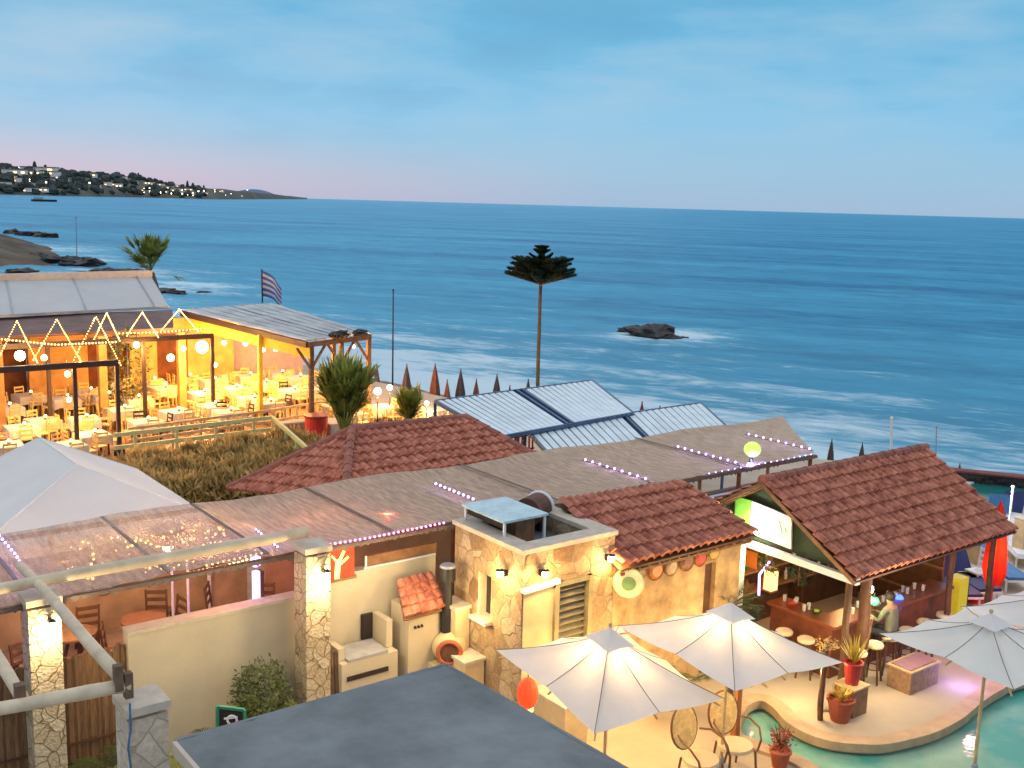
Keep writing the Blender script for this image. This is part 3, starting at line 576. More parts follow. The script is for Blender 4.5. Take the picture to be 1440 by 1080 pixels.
MB().slab([(12.37, 12.95, 2.77), (15.93, 12.95, 2.79), (15.88, 14.9, 3.36), (12.44, 14.75, 3.5)], .05).build('roof_board', 'dwood', rf, off=True)
mb = MB()
for k in range(14): mb.bar((12.6 + k * .25, 12.98, 2.70), (12.6 + k * .25, 13.3, 2.72), .04, .05)
mb.bar((12.45, 13.05, 2.64), (15.9, 13.05, 2.66), .05, .05); mb.build('rafters', 'mwood', an, off=True)
pc = ['woven brown', 'orange glazed', 'cream glazed', 'dark brown', 'red glazed', 'yellow glazed']; pcol = [(.30, .16, .06), (.55, .18, .04), (.5, .36, .2), (.22, .10, .05), (.5, .06, .03), (.55, .36, .06)]
for i, px in enumerate((903, 924, 946, 968, 987, 1006)):
    p = at(px, (806, 802, 798, 790, 785, 777)[i], y=13.22); r = (.13, .2, .17, .19, .17, .15)[i]; m_ = mat(pc[i].replace(' ', '_'), pcol[i], .35, .2, 9, .1)
    o = thing('wall_plate', pc[i] + ' round plate hanging on the annex wall under the eave', 'plate', p, 0, 'plates under the annex eave')
    MB().lathe((0, 0, 0), [(.01, .01), (r * .6, .015), (r, -.03), (r, -.045), (.01, -.01)], 18).build('dish', m_, o); MB().lathe((0, 0, 0), [(r * .9, -.01), (r * 1.02, -.035), (r * 1.05, -.03)], 18).build('rim', 'mwood', o)
    o.rotation_euler = (PI / 2, 0, 0)
o = thing('hanging_sign', 'round cream and green disc sign hanging at the corner of the annex', 'sign', at(884, 820, y=13.0)); r = .26
MB().lathe((0, 0, 0), [(.0, .03), (r, .03), (r, -.03), (.0, -.03)], 22).build('disc', mat('cream_enamel', (.62, .60, .40), .4), o); MB().torus((0, 0, 0), r, .025, (1, 0, 0), (0, 1, 0), 24, 6).build('rim', 'lime', o); MB().lathe((0, 0, 0), [(0, .036), (.13, .036), (.13, .03)], 16).build('emblem', mat('green_emblem', (.16, .30, .12), .5), o); MB().lathe((0, 0, 0), [(0, -.036), (.13, -.036), (.13, -.03)], 16).build('emblem', mat('green_emblem_back', (.16, .30, .12), .5), o)
o.rotation_euler = (PI / 2, 0, -.75)
# --- pale lit post and grey shed by the bar
o = thing('white_post', 'white square post glowing in lamplight between annex and bar', 'post', (16.15, 13.6, 0)); MB().box((0, 0, 1.3), (.26, .26, 2.6)).build('shaft', 'white', o); MB().box((0, 0, 2.64), (.34, .34, .08)).build('cap', 'cap', o); MB().box((0, 0, .08), (.34, .34, .16)).build('base', 'cap', o)
o = thing('metal_shed', 'grey corrugated metal sheet wall behind the annex roof', 'shed', (16.4, 14.5, 0)); mb = MB(); zt_ = at(1022, 697, y=14.5).z
for k in range(13): mb.cyl((15.95 + k * .085, 14.5, .05), (15.95 + k * .085, 14.5, zt_), .045, .045, 6)
mb.build('wall', 'corr', o, off=True); MB().bar((15.9, 14.5, zt_ + .03), (17.05, 14.5, zt_ + .03), .1, .05).build('rail', 'grey', o, off=True)
# --- long mesh canopy with its posts and LED strings
cn = thing('mesh_canopy', 'long tan mesh sun canopy stretched over the bar terrace', 'canopy', (10, 17.4, 0))
ybF, ybB = 15.72, 19.2; seams = [1.0, 3.4, 5.4, 7.05, 9.4, 11.3, 13.2, 15.75, 18.6, 21.3]
def canopy_panel(xa, xb, xc=None, xd=None):
    xc = xb if xc is None else xc; xd = xa if xd is None else xd; mb = MB(); nx, ny = 14, 10
    for j in range(ny + 1):
        for i in range(nx + 1):
            u, v = i / nx, j / ny; x = (xa + (xb - xa) * u) * (1 - v) + (xd + (xc - xd) * u) * v; y = ybF + (ybB - ybF) * v
            z = 3.22 + .04 * math.sin(x * 1.3) - .14 * math.sin(PI * u) * math.sin(PI * v) ** .8 + .02 * noise.noise(Vector((x * 2.2, y * 2.2, 0)))
            if j == 0: z -= .03 + .02 * math.sin(x * 9)
            mb.v.append((x, y, z))
    mb.f = [(j * (nx + 1) + i, j * (nx + 1) + i + 1, (j + 1) * (nx + 1) + i + 1, (j + 1) * (nx + 1) + i) for j in range(ny) for i in range(nx)]
    return mb
for i in range(len(seams) - 1):
    canopy_panel(seams[i], seams[i + 1], 24.4 if i == 8 else None).build('panel', 'meshl' if seams[i + 1] <= 7.1 else 'mesh', cn, off=True, smooth=True)
for x in seams[1:9]: MB().bar((x, ybF, 3.235), (x if x < 21 else 22, ybB, 3.235), .06, .012).build('seam', 'seam', cn, off=True)
MB().bar((1, ybF + .02, 3.12), (21.4, ybF + .02, 3.12), .07, .08).build('front_beam', 'mwood', cn, off=True); MB().bar((1, ybB - .02, 3.10), (24.3, ybB - .02, 3.10), .07, .08).build('rear_beam', 'dwood', cn, off=True)
for x in (15.9, 18.7, 21.3):
    if True: MB().cyl((x, ybF + .1, 0), (x, ybF + .1, 3.1), .05, .05, 8).build('post', 'mwood', cn, off=True)
for x in (4.5, 9.4, 13, 17, 21, 23.8): MB().cyl((x, ybB - .1, 0), (x, ybB - .1, 3.1), .05, .05, 8).build('post', 'mwood', cn, off=True)
mb = MB()
for i in range(301): x = 1 + i * .068; mb.v += [(x, ybF - .03, 3.15), (x, ybF - .04 + random.uniform(-.01, .01), 3.15 - (.03 if i % 2 else random.uniform(.06, .11)))]
mb.f = [(2 * i, 2 * i + 2, 2 * i + 3, 2 * i + 1) for i in range(300)]
mb.build('fringe', 'seam', cn, off=True)
def led_string(name, label, pts, m, n, r=.022, e=0, c=(.5, .35, 1), group=None, cat='string lights', le=0, every=6, jit=0):
    o = thing(name, label, cat, pts[0], 0, group); mb = MB()
    for a_, b_ in zip(pts[:-1], pts[1:]): mb.bar(a_, b_, .012, .012)
    mb.build('cord', 'black', o, off=True); tot = sum((Vector(b_) - Vector(a_)).length for a_, b_ in zip(pts[:-1], pts[1:])); first = None
    for k in range(n):
        s_ = tot * (k + .5) / n; acc = 0
        for a_, b_ in zip(pts[:-1], pts[1:]):
            l = (Vector(b_) - Vector(a_)).length
            if acc + l >= s_: p = Vector(a_).lerp(Vector(b_), (s_ - acc) / l); break
            acc += l
        if first is None: first = MB().sph((0, 0, 0), r, n=7, m=5).build('bulb', m, o); b_o = first
        else: b_o = first.copy(); col.objects.link(b_o); b_o.parent = o
        if jit: p = p + Vector((random.uniform(-jit, jit), random.uniform(-jit, jit) * 1.6, random.uniform(-.05, .02))); q9 = random.uniform(.6, 1.5); b_o.scale = (q9,) * 3
        b_o.location = p - o.location + Vector((0, 0, r * .6 + .01))
        if le and k % every == every // 2: lamp(p + Vector((0, 0, .10)), le * (.3 if 'canopy' in label else 1), c, .04, o)
    return o
for i, (x, ya, yb_) in enumerate([(11.68, 17.9, 16.4), (15.75, 17.95, 15.75), (18.6, 17.8, 15.75), (21.3, 17.9, 15.75)]):
    led_string('led_strip', ['short row of violet LEDs on the canopy above the terrace opening', 'row of violet LEDs on the canopy behind the small tiled roof', 'row of violet LEDs on the canopy left of the lime disc', 'row of violet LEDs at the seaward end of the canopy'][i], [(x, ya, 3.27), (x, yb_, 3.27)], 'violet', 9, .026, group='violet LED rows on the canopy', cat='led strip', le=2.2, every=3)
led_string('led_strip', 'violet LED row on the canopy above the violet lit post', [(7.35, 16.95, 3.27), (7.25, 15.75, 3.27)], 'violet', 9, .018, group='violet LED rows on the canopy', cat='led strip', le=1.2, every=4)
led_string('led_strip', 'violet blue LED row at the far left end of the canopy', [(3.62, 19.1, 3.27), (3.62, 17.6, 3.27), (3.5, 16.1, 3.27)], 'violet', 14, .022, group='violet LED rows on the canopy', cat='led strip', le=3, every=3)
led_string('led_strip', 'pink and magenta LED row along the front edge of the canopy over the cream wall', [(8.0, 15.66, 3.2), (8.9, 15.66, 3.18), (10.5, 15.66, 3.2)], 'pink', 26, .022, cat='led strip', le=.6, c=(1, .2, .7), every=4)
led_string('led_strip', 'small white LEDs along the seaward front edge of the canopy', [(17.4, 15.66, 3.2), (21.2, 15.66, 3.2)], 'violet', 18, .014, cat='led strip')
o = thing('lime_disc_lamp', 'round lime green lamp glowing on the canopy by the bar', 'lamp', at(1058, 632, z=3.5)); MB().sph((0, 0, 0), .2, (1, 1, .9), 14, 10).build('globe', 'limel', o); MB().cyl((0, 0, -.3), (0, 0, -.15), .03, .03, 8).build('stem', 'black', o)
o = thing('blue_spot_lamp', 'blue spotlight at the canopy edge below the lime lamp', 'lamp', at(1055, 655, z=3.15)); MB().sph((0, 0, 0), .09, n=10, m=6).build('bulb', em('blue_lamp', (.25, .2, 1), 12), o); MB().cyl((0, 0, .05), (0, 0, .16), .05, .03, 8).build('holder', 'black', o); lamp(o.location + Vector((0, -.1, .15)), 8, (.25, .2, 1), .05)
# low wall under canopy beyond the annex
o = single(MB().box((19.2, 16.1, 1.3), (4.6, .15, 2.6)), 'back_wall', mat('dim_tan_wall', (.30, .24, .18), .85), 'tan wall under the seaward end of the canopy behind the bar', 'wall', (19.2, 16.1, 0))
# --- hip roofed house
hr = thing('hip_roof_house', 'house with red brown hipped tile roof behind the canopy', 'house', (13, 22, 0))
Lr, Rr = Vector((12.02, 22, 3.55)), Vector((15.31, 22, 3.50)); FL, FR, BL, BR = Vector((10.37, 19.3, 2.68)), Vector((16.1, 19.3, 2.68)), Vector((9.7, 23.9, 2.0)), Vector((16.6, 24.6, 2.62))
mb = MB(); fu = FR - FL
def infront(u, v):
    x = FL.x + (FR.x - FL.x) * u; return x > FL.x + (Lr.x - FL.x) * v and x < FR.x + (Rr.x - FR.x) * v
tiles(mb, FL, FR, FR + (Lr - FL) + Vector((-(Lr - FL).x, 0, 0)), FL + Vector((0, (Lr - FL).y, (Lr - FL).z)), .21, .34, .08, infront); mb.build('front_slope', 'tile', hr, off=True)
e1 = FL - BL; nrm = (FL - BL).cross(Lr - BL).normalized(); eu = e1.normalized(); fv = nrm.cross(eu).normalized(); 
if (Lr - BL).dot(fv) < 0: fv = -fv
hh = (Lr - BL).dot(fv); ua = (Lr - BL).dot(eu) / e1.length
def inleft(u, v): return u > ua * v - .01 and u < 1 - (1 - ua) * v + .01
tiles(MB(), BL, FL, FL + fv * hh, BL + fv * hh, .21, .34, .08, inleft).build('left_slope', 'tile', hr, off=True)
mb = MB(); mb.poly([Rr, FR, BR]); mb.poly([Lr, Rr, BR, BL]); mb.build('rear_slope', 'tile', hr, off=True)
mb = ridge_caps(MB(), FL + Vector((0, 0, .06)), Lr + Vector((0, 0, .08)), .11); ridge_caps(mb, Lr + Vector((0, 0, .08)), Rr + Vector((0, 0, .08)), .11); ridge_caps(mb, FR + Vector((0, 0, .06)), Rr + Vector((0, 0, .08)), .11); ridge_caps(mb, BL + Vector((0, 0, .06)), Lr + Vector((0, 0, .08)), .10); mb.build('ridge', 'ridge', hr, off=True)
mb = MB(); mb.prism([(10.9, 19.9), (15.6, 19.9), (16.0, 23.9), (10.5, 23.4)], 0, 2.0); mb.build('wall', 'cream2', hr, off=True)
# --- marquee tent
tt = thing('marquee_tent', 'large pale grey fabric marquee with a hipped top at the left', 'tent', (5.7, 22.5, 0))
P1, P2 = Vector((5.75, 22.0, 3.56)), Vector((5.72, 24.9, 3.56)); a1, a2, a3, a4 = Vector((7.8, 20.3, 2.62)), Vector((7.8, 24.6, 2.62)), Vector((3.3, 24.6, 2.62)), Vector((3.3, 20.0, 2.62))
def sagtri(mb, pts, sag=.06, n=8):
    if len(pts) == 3: pts = [pts[0], pts[1], pts[2], pts[2]]
    A, B, C, D = pts; k = len(mb.v)
    for j in range(n + 1):
        for i in range(n + 1):
            u, v = i / n, j / n; p = A.lerp(B, u).lerp(D.lerp(C, u), v); p = p - Vector((0, 0, sag * math.sin(PI * u) * math.sin(PI * v))); mb.v.append(tuple(p))
    mb.f += [(k + j * (n + 1) + i, k + j * (n + 1) + i + 1, k + (j + 1) * (n + 1) + i + 1, k + (j + 1) * (n + 1) + i) for j in range(n) for i in range(n)]
mb = MB()
for q_ in ([a4, a1, P1], [a1, a2, P2, P1], [a2, a3, P2], [a3, a4, P1, P2]): sagtri(mb, q_, .10)
mb.build('roof', 'tent', tt, off=True, smooth=False)
mb = MB()
for a_, b_ in ((a1, a2), (a2, a3), (a3, a4), (a4, a1)): mb.poly([a_, b_, b_ - Vector((0, 0, .22)), a_ - Vector((0, 0, .22))])
mb.build('valance', 'tent', tt, off=True)
for a_ in (a1, a2, a3, a4): MB().cyl((a_.x, a_.y, 0), (a_.x, a_.y, a_.z - .05), .04, .04, 8).build('leg', 'white', tt, off=True)
for a_, b_ in ((P1, a1), (P1, a4), (P2, a2), (P2, a3), (P1, P2)): MB().cyl(a_, b_, .018, .018, 6).build('seam', 'white', tt, off=True)
# --- bar hut
bh = thing('bar_hut', 'open sided bar with a big red brown tiled gable roof', 'bar', (19, 12.8, 0))
rx0, rx1 = 16.35, 22.05; ey, ez, ry, rz_, by_ = 10.95, 2.4, 13.25, 3.72, 15.4
tiles(MB(), (rx0, ey, ez), (rx1, ey, ez), (rx1, ry, rz_), (rx0, ry, rz_), .20, .30, .085).build('roof', 'tile', bh, off=True)
tiles(MB(), (rx1, by_, ez + .05), (rx0, by_, ez + .05), (rx0, ry, rz_), (rx1, ry, rz_), .165, .29, .045).build('roof', 'tile', bh, off=True)
MB().slab([(rx0 + .05, ey + .03, ez - .05), (rx1 - .05, ey + .03, ez - .05), (rx1 - .05, ry, rz_ - .06), (rx0 + .05, ry, rz_ - .06)], .04).build('roof_board', 'dwood', bh, off=True)
MB().slab([(rx0 + .05, by_ - .03, ez), (rx1 - .05, by_ - .03, ez), (rx1 - .05, ry + .01, rz_ - .06), (rx0 + .05, ry + .01, rz_ - .06)], .04).build('roof_board', 'dwood', bh, off=True)
ridge_caps(MB(), (rx0, ry, rz_ + .05), (rx1, ry, rz_ + .05), .1, .33).build('ridge', 'ridge', bh, off=True)
for x in (rx0 + .01, rx1 - .01): MB().bar((x, ey + .02, ez - .06), (x, ry, rz_ - .03), .05, .08).build('bargeboard', 'mwood', bh, off=True); MB().bar((x, by_ - .02, ez), (x, ry, rz_ - .03), .05, .08).build('bargeboard', 'mwood', bh, off=True)
MB().bar((16.5, 11.0, 2.33), (16.5, 15.0, 2.36), .12, .13).build('gable_beam', 'white', bh, off=True); MB().bar((21.9, 11.1, 2.3), (21.9, 15.0, 2.33), .1, .12).build('gable_beam', 'dwood', bh, off=True); MB().bar((16.5, 11.15, 2.3), (21.9, 11.15, 2.3), .1, .12).build('eave_beam', 'dwood', bh, off=True)
MB().prism([(0, 0), (1, 0), (1, 1), (0, 1)], 0, .001) 
mb = MB(); mb.v = [(16.62, y, z) for y, z in [(11.3, 2.42), (13.25, 3.60), (15.2, 2.42)]] + [(16.70, y, z) for y, z in [(11.3, 2.42), (13.25, 3.60), (15.2, 2.42)]]; mb.f = [(0, 1, 2), (5, 4, 3), (0, 3, 4, 1), (1, 4, 5, 2), (2, 5, 3, 0)]
mb.build('gable_wall', mat('dark_green_board', (.025, .045, .02), .8), bh, off=True)
for (x, y) in ((16.6, 11.25), (21.8, 11.3), (16.6, 14.9), (21.8, 14.9), (20.2, 11.3)): MB().cyl((x, y, 0), (x, y, 2.3), .07, .06, 8, wob=.02).build('post', 'dwood', bh, off=True)
sg_ = thing('bar_sign', 'white floodlit sign board with green edge fixed under the gable of the bar', 'sign', (16.52, 13.1, 2.5))
mb = MB(); mb.v = [(16.54, y, z) for y, z in [(12.58, 2.50), (12.62, 3.14), (13.62, 3.22), (13.62, 2.56)]] + [(16.58, y, z) for y, z in [(12.58, 2.50), (12.62, 3.14), (13.62, 3.22), (13.62, 2.56)]]
mb.f = [(0, 1, 2, 3), (7, 6, 5, 4), (0, 4, 5, 1), (1, 5, 6, 2), (2, 6, 7, 3), (3, 7, 4, 0)]; mb.build('board', 'white', sg_, off=True)
MB().box((16.56, 13.84, 2.98), (.05, .4, .5)).build('green_panel', mat('leaf_green_paint', (.14, .42, .05), .5), sg_, off=True)
gm = mat('green_ink', (.25, .5, .35), .6); mb = MB()
for (y0, z0, y1, z1) in [(12.80, 2.74, 12.90, 2.98), (12.90, 2.98, 12.82, 3.02), (12.90, 2.98, 12.98, 3.0), (12.72, 2.80, 12.76, 2.90), (12.76, 2.70, 12.98, 2.68), (12.9, 2.86, 12.99, 2.92)]: mb.bar((16.532, y0, z0), (16.532, y1, z1), .006, .018)
mb.build('drawing', gm, sg_, off=True)
fl = thing('floodlight', 'small floodlight glaring beside the white sign of the bar', 'floodlight', (16.25, 13.75, 2.52)); MB().box((0, 0, 0), (.1, .14, .1)).build('housing', 'black', fl); MB().box((.055, -.01, .02), (.02, .12, .08)).build('glass', 'sconce', fl)
lamp((16.28, 13.45, 2.74), 24, (1, .93, .66), .08); lamp((16.1, 13.3, 2.15), 9, (1, .6, .25), .1)
# counter, shelves
X['redwood'] = mat('red_brown_wood', (.16, .045, .02), .6, .3)
ct = thing('bar_counter', 'reddish wooden L shaped counter under the bar roof', 'counter', (18, 12, 0))
MB().box((17.16, 12.55, .52), (.36, 1.5, 1.04)).build('side_panel', 'redwood', ct, off=True); MB().box((19.2, 11.98, .52), (3.6, .36, 1.04)).build('front_panel', 'redwood', ct, off=True)
MB().prism([(16.9, 13.35), (16.9, 11.7), (21.1, 11.7), (21.1, 12.25), (17.45, 12.25), (17.45, 13.35)], 1.05, 1.11).build('top', mat('varnished_top', (.20, .06, .025), .3), ct, off=True)
sf = thing('bottle_shelf', 'dark wooden bottle shelf behind the bar counter', 'shelf', (19, 14.2, 0))
MB().box((19.2, 14.6, 1.1), (4.2, .06, 2.2)).build('back', 'dwood', sf, off=True)
for z in (.9, 1.35, 1.8): MB().box((19.2, 14.4, z), (4.2, .34, .04)).build('board', 'mwood', sf, off=True)
for x in (17.1, 19.2, 21.3): MB().box((x, 14.39, 1.1), (.05, .38, 2.2)).build('upright', 'dwood', sf, off=True)
bo = {}
for k, nm in enumerate(('bottleg', 'bottleb', 'bottlew')):
    for j in range(14):
        x = 17.25 + (k * 14 + j) % 21 * .19; z = (.92, 1.37, 1.82)[(k + j) % 3]; 
        if nm not in bo:
            o = thing('bottle', '', 'bottle', (0, 0, 0)); MB().lathe((0, 0, 0), [(0, 0), (.035, 0), (.038, .17), (.014, .22), (.013, .28)], 8).build('glass', nm, o); MB().lathe((0, 0, 0), [(.014, .27), (.015, .31), (0, .31)], 8).build('cap', 'black', o); bo[nm] = o
        else: o = copy_tree(bo[nm])
        o.location = (x + random.uniform(-.03, .03), 14.36 + random.uniform(-.06, .04), z); tag(o, {'bottleg': 'green glass bottle on the shelf behind the bar', 'bottleb': 'amber glass bottle on the shelf behind the bar', 'bottlew': 'clear glass bottle on the shelf behind the bar'}[nm], 'bottle', {'bottleg': 'green bottles behind the bar', 'bottleb': 'amber bottles behind the bar', 'bottlew': 'clear bottles behind the bar'}[nm])
for i, (p, rr, lb, r_, mm, ee, cc) in enumerate([(at(1220, 828, x=17.6), .14, 'white shaded lamp hanging at the front corner of the bar', .12, 'wbulb', 12, (1, .8, .5)), (at(1229, 845, x=18.0), .1, 'green glowing lamp on the bar counter', .1, 'greenl', 1.2, (.1, 1, .25)), (at(1262, 842, x=19.4), .1, 'deep blue glowing lamp on the bar counter', .13, 'bluel', 5, (.08, .15, 1)), (Vector((19.2, 13.2, 2.1)), .08, 'warm lamp hanging over the middle of the bar', .07, 'bulb', 13, (1, .55, .22)), (Vector((17.4, 13.9, 2.0)), .08, 'warm lamp hanging over the left end of the bar', .07, 'bulb', 10, (1, .5, .2))]):
    o = thing('bar_lamp', lb, 'lamp', p); MB().sph((0, 0, 0), r_, (1, 1, .8), 10, 7).build('globe', mm, o); MB().cyl((0, 0, r_ * .7), (0, 0, r_ * .7 + .1), .03, .02, 8).build('holder', 'black', o); lamp(p + Vector((-.05, -.12, -.16)), ee, cc, .1)
MB_sc = MB()
bd = thing('bar_dark_panel', 'added dark slatted panel closing the view at the seaward end of the bar', 'partition', (21.75, 13.2, 0)); MB().box((21.75, 13.6, 1.1), (.06, 2.5, 2.2)).build('panel', 'dwood', bd, off=True)  # dark panel added so the bright floor behind does not show
for z in (.5, 1.2, 1.9): MB().box((21.70, 13.6, z), (.04, 2.5, .06)).build('batten', 'mwood', bd, off=True)
gl0 = None
for k in range(16):
    if gl0 is None:
        gl0 = thing('drinking_glass', 'clear drinking glass standing on the bar counter', 'glass', (0, 0, 0), 0, 'glasses on the bar counter'); MB().lathe((0, 0, 0), [(0, .005), (.03, .0), (.04, .13), (.036, .13), (.027, .02), (0, .015)], 10).build('tumbler', 'bottlew', gl0); MB().lathe((0, 0, 0), [(0, .085), (.033, .085)], 10).build('drink', 'bottleb', gl0); o = gl0
    else: o = copy_tree(gl0)
    o.location = (random.uniform(17.6, 20.9), random.uniform(11.8, 12.15), 1.11) if k > 4 else (random.uniform(17.0, 17.35), random.uniform(12.2, 13.2), 1.11)
for k, (x, y, m_, lb) in enumerate([(17.15, 12.9, 'red', 'small red bowl at the back end of the bar counter'), (17.2, 12.35, 'bottleg', 'small green bowl at the middle of the bar counter side'), (18.6, 11.95, 'white', 'small white bowl on the bar counter front')]):
    o = thing('bowl', lb, 'bowl', (x, y, 1.11)); MB().lathe((0, 0, 0), [(0, 0), (.05, 0), (.11, .07), (.10, .07), (.04, .02), (0, .02)], 14).build('dish', m_, o); MB().sph((0, 0, .06), .06, (1, 1, .6), 8, 6, .3, k).build('fruit', ('terra', 'agave', 'red')[k], o)
for k in range(3): o = thing('hanging_vine', ['leafy vine hanging inside the left of the bar roof', 'leafy vine hanging in the middle under the bar beam', 'leafy vine hanging at the right under the bar beam'][k], 'plant', (16.75, 14.1 - k * .8, 2.25)); mb = MB(); leafball(mb, (0, 0, -.2), .3, (.6, 1, 1), 160, .04); mb.build('foliage', 'leafd' if k != 1 else 'leaf', o); MB().cyl((0, 0, -.5), (0, 0, .05), .01, .01, 5).build('stem', 'bark', o)
def stool():
    o = thing('bar_stool', 'tall dark wooden bar stool with a cream round seat at the counter', 'stool', (0, 0, 0), 0, 'stools round the bar counter')
    MB().lathe((0, 0, 0), [(0, .80), (.15, .80), (.175, .77), (.17, .73), (0, .73)], 14).build('seat', 'cushion', o)
    MB().lathe((0, 0, 0), [(.165, .73), (.165, .70), (0, .70)], 12).build('seat_frame', 'dwood', o)
    for a_ in range(4): g = PI / 4 + a_ * PI / 2; MB().bar((.11 * math.cos(g), .11 * math.sin(g), .7), (.2 * math.cos(g), .2 * math.sin(g), 0), .035, .035).build('leg', 'dwood', o)
    MB().torus((0, 0, .3), .165, .012, (1, 0, 0), (0, 1, 0), 14, 5).build('footrest', 'dwood', o)
    return o
st0 = stool()
for i, (x, y) in enumerate([(16.62, 12.65), (16.66, 12.15), (17.0, 11.2), (17.6, 11.25), (18.2, 11.3), (18.8, 11.3), (19.5, 11.35), (20.2, 11.35)]):
    o = st0 if i == 0 else copy_tree(st0); o.location = (x, y, 0); o.rotation_euler.z = random.uniform(0, 1)
# --- striped pergolas
def pergola(name, label, RL, RRt, FRt, FLt, nb, loc):
    o = thing(name, label, 'pergola', loc); mb = MB(); n = 26; nr = (RRt - RL).cross(FLt - RL).normalized(); nr = nr if nr.z > 0 else -nr
    for i in range(n):
        if i in nb: continue
        a_, b_ = RL.lerp(RRt, (i + .5) / n), FLt.lerp(FRt, (i + .5) / n); mb.bar(a_ + nr * .05, b_ + nr * .05, (RRt - RL).length / n * .70, .03)
    mb.build('slat_panel', 'bslat', o, off=True)
    mb = MB(); 
    for i in range(n):
        a_, b_ = RL.lerp(RRt, i / n), FLt.lerp(FRt, i / n)
    MB().slab([RL - nr * .02, RRt - nr * .02, FRt - nr * .02, FLt - nr * .02], .02).build('shade_sheet', mat('blue_grey_sheet', (.12, .20, .27), .7), o, off=True)
    for a_, b_ in ((RL, RRt), (FLt, FRt), (RL, FLt), (RRt, FRt)): MB().bar(a_ + nr * .03, b_ + nr * .03, .07, .11).build('beam', 'bframe', o, off=True)
    for i in nb:
        a_, b_ = RL.lerp(RRt, (i + .5) / n), FLt.lerp(FRt, (i + .5) / n); MB().bar(a_ + nr * .04, b_ + nr * .04, .07, .12).build('beam', 'bframe', o, off=True)
    for k in (0, .5, 1):
        a_ = RL.lerp(RRt, k); MB().cyl((a_.x, a_.y, -.5), (a_.x, a_.y, a_.z), .05, .05, 8).build('post', 'bframe', o, off=True)
        a_ = FLt.lerp(FRt, k); MB().cyl((a_.x, a_.y, -.2), (a_.x, a_.y, a_.z), .05, .05, 8).build('post', 'bframe', o, off=True)
    return o
pergola('slatted_pergola', 'rear blue and white slatted pergola roof nearest the tall pine', at(612, 566, z=3), at(832, 537, z=3), at(890, 583, z=2.55), at(702, 617, z=2.55), (12, 13), (21, 25, 0))
pergola('slatted_pergola', 'front blue and white slatted pergola roof touching the mesh canopy', at(738, 604, z=2.5), at(985, 569, z=2.5), at(1020, 601, z=2.2), at(775, 645, z=2.2), (13,), (22, 22, 0))
o = thing('red_fence', 'small red painted picket fence below the striped pergolas', 'fence', at(727, 625, z=1.6)); p = o.location; mb = MB()
for k in range(9): mb.box((p.x - .5 + k * .14, p.y, p.z), (.05, .03, .55))
mb.build('pickets', 'red', o, off=True)
for dz in (-.2, .24): MB().box((p.x + .06, p.y + .025, p.z + dz), (1.3, .03, .05)).build('rail', 'red', o, off=True)
MB().box((p.x + .06, p.y + .04, p.z / 2 - .15), (1.5, .1, p.z - .3)).build('base_wall', mat('pink_wall', (.45, .16, .13), .8), o, off=True)
# ================================================================ COURTYARD AND LOG PERGOLA
def pillar(x, y, top, wd, name, label, lit):
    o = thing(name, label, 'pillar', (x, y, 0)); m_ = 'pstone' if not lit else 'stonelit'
    MB().box((x, y, top / 2 - .05), (wd, wd, top - .1)).build('shaft', m_, o, off=True)
    MB().box((x, y, top), (wd + .05, wd + .05, .1)).build('cap', 'cap', o, off=True)
    return o
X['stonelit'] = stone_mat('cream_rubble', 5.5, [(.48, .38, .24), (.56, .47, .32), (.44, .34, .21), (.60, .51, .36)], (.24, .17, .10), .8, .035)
pA = pillar(3.50, 15.62, 3.26, .44, 'stone_pillar', 'floodlit square stone pillar at the left beside the brown reed screen', True)
pB = pillar(7.68, 15.40, 3.34, .44, 'stone_pillar', 'floodlit square stone pillar in the middle of the cream wall', True)
pC = pillar(3.66, 11.70, 3.22, .46, 'stone_pillar', 'unlit grey stone pillar standing nearest with a blue cable hanging down it', False)
for pp, (x, y) in ((pA, (3.56, 15.36)), (pB, (7.76, 15.14))):
    mb = MB(); mb.bar((x, y + .04, 2.98), (x, y - .1, 2.98), .05, .05); mb.lathe((x, y - .12, 2.98), [(.02, .06), (.05, .04), (.055, .02), (.02, .035)], 10); fx_ = mb.build('lamp_bracket', 'black', pp, off=True)
    MB().sph((x, y - .12, 2.95), .042, n=10, m=6).build('lamp_glass', 'sconce', fx_, off=True)
    lamp((x, y - .22, 2.80), 26, (1, .74, .38), .05, pp)
MB().cyl((3.45, 11.45, 3.35), (3.43, 11.44, 2.5), .012, .012, 6, wob=.03).build('cable', 'blue', pC, off=True)
def log(p, q, r0, r1, label):
    o = thing('pergola_log', label, 'beam', p, 0, 'logs of the rustic pergola'); MB().cyl(p, q, r0, r1, 14, wob=.02).build('log', 'log', o, off=True, smooth=True)
    return o
log(at(-60, 838, y=15.62), at(432, 748, y=15.45), .08, .09, 'long weathered log resting on the two floodlit pillars')
log(at(28, 794, y=16.6), at(168, 950, y=11.75), .065, .08, 'weathered log running down from the back beam to the nearest stone pillar')
log(at(-60, 1008, y=11.8), at(182, 962, y=11.65), .07, .085, 'weathered log ending on top of the nearest stone pillar from the left')
log(at(-40, 860, y=14.2), at(32, 982, y=11.85), .06, .07, 'short weathered log in the left corner joining the front log')
for i, (px, py) in enumerate(((166, 945), (180, 955))): p = at(px, py + 8, y=11.62); single(MB().box(p, (.09, .1, .3)), 'wooden_block', 'bark', ['left wooden wedge block holding the logs on the nearest pillar', 'right wooden wedge block holding the logs on the nearest pillar'][i], 'block', tuple(p))
p = at(28, 978, y=11.85); single(MB().box(p + Vector((0, 0, .02)), (.1, .12, .22)), 'wooden_block', 'bark', 'wooden wedge block where the two left logs cross', 'block', tuple(p))
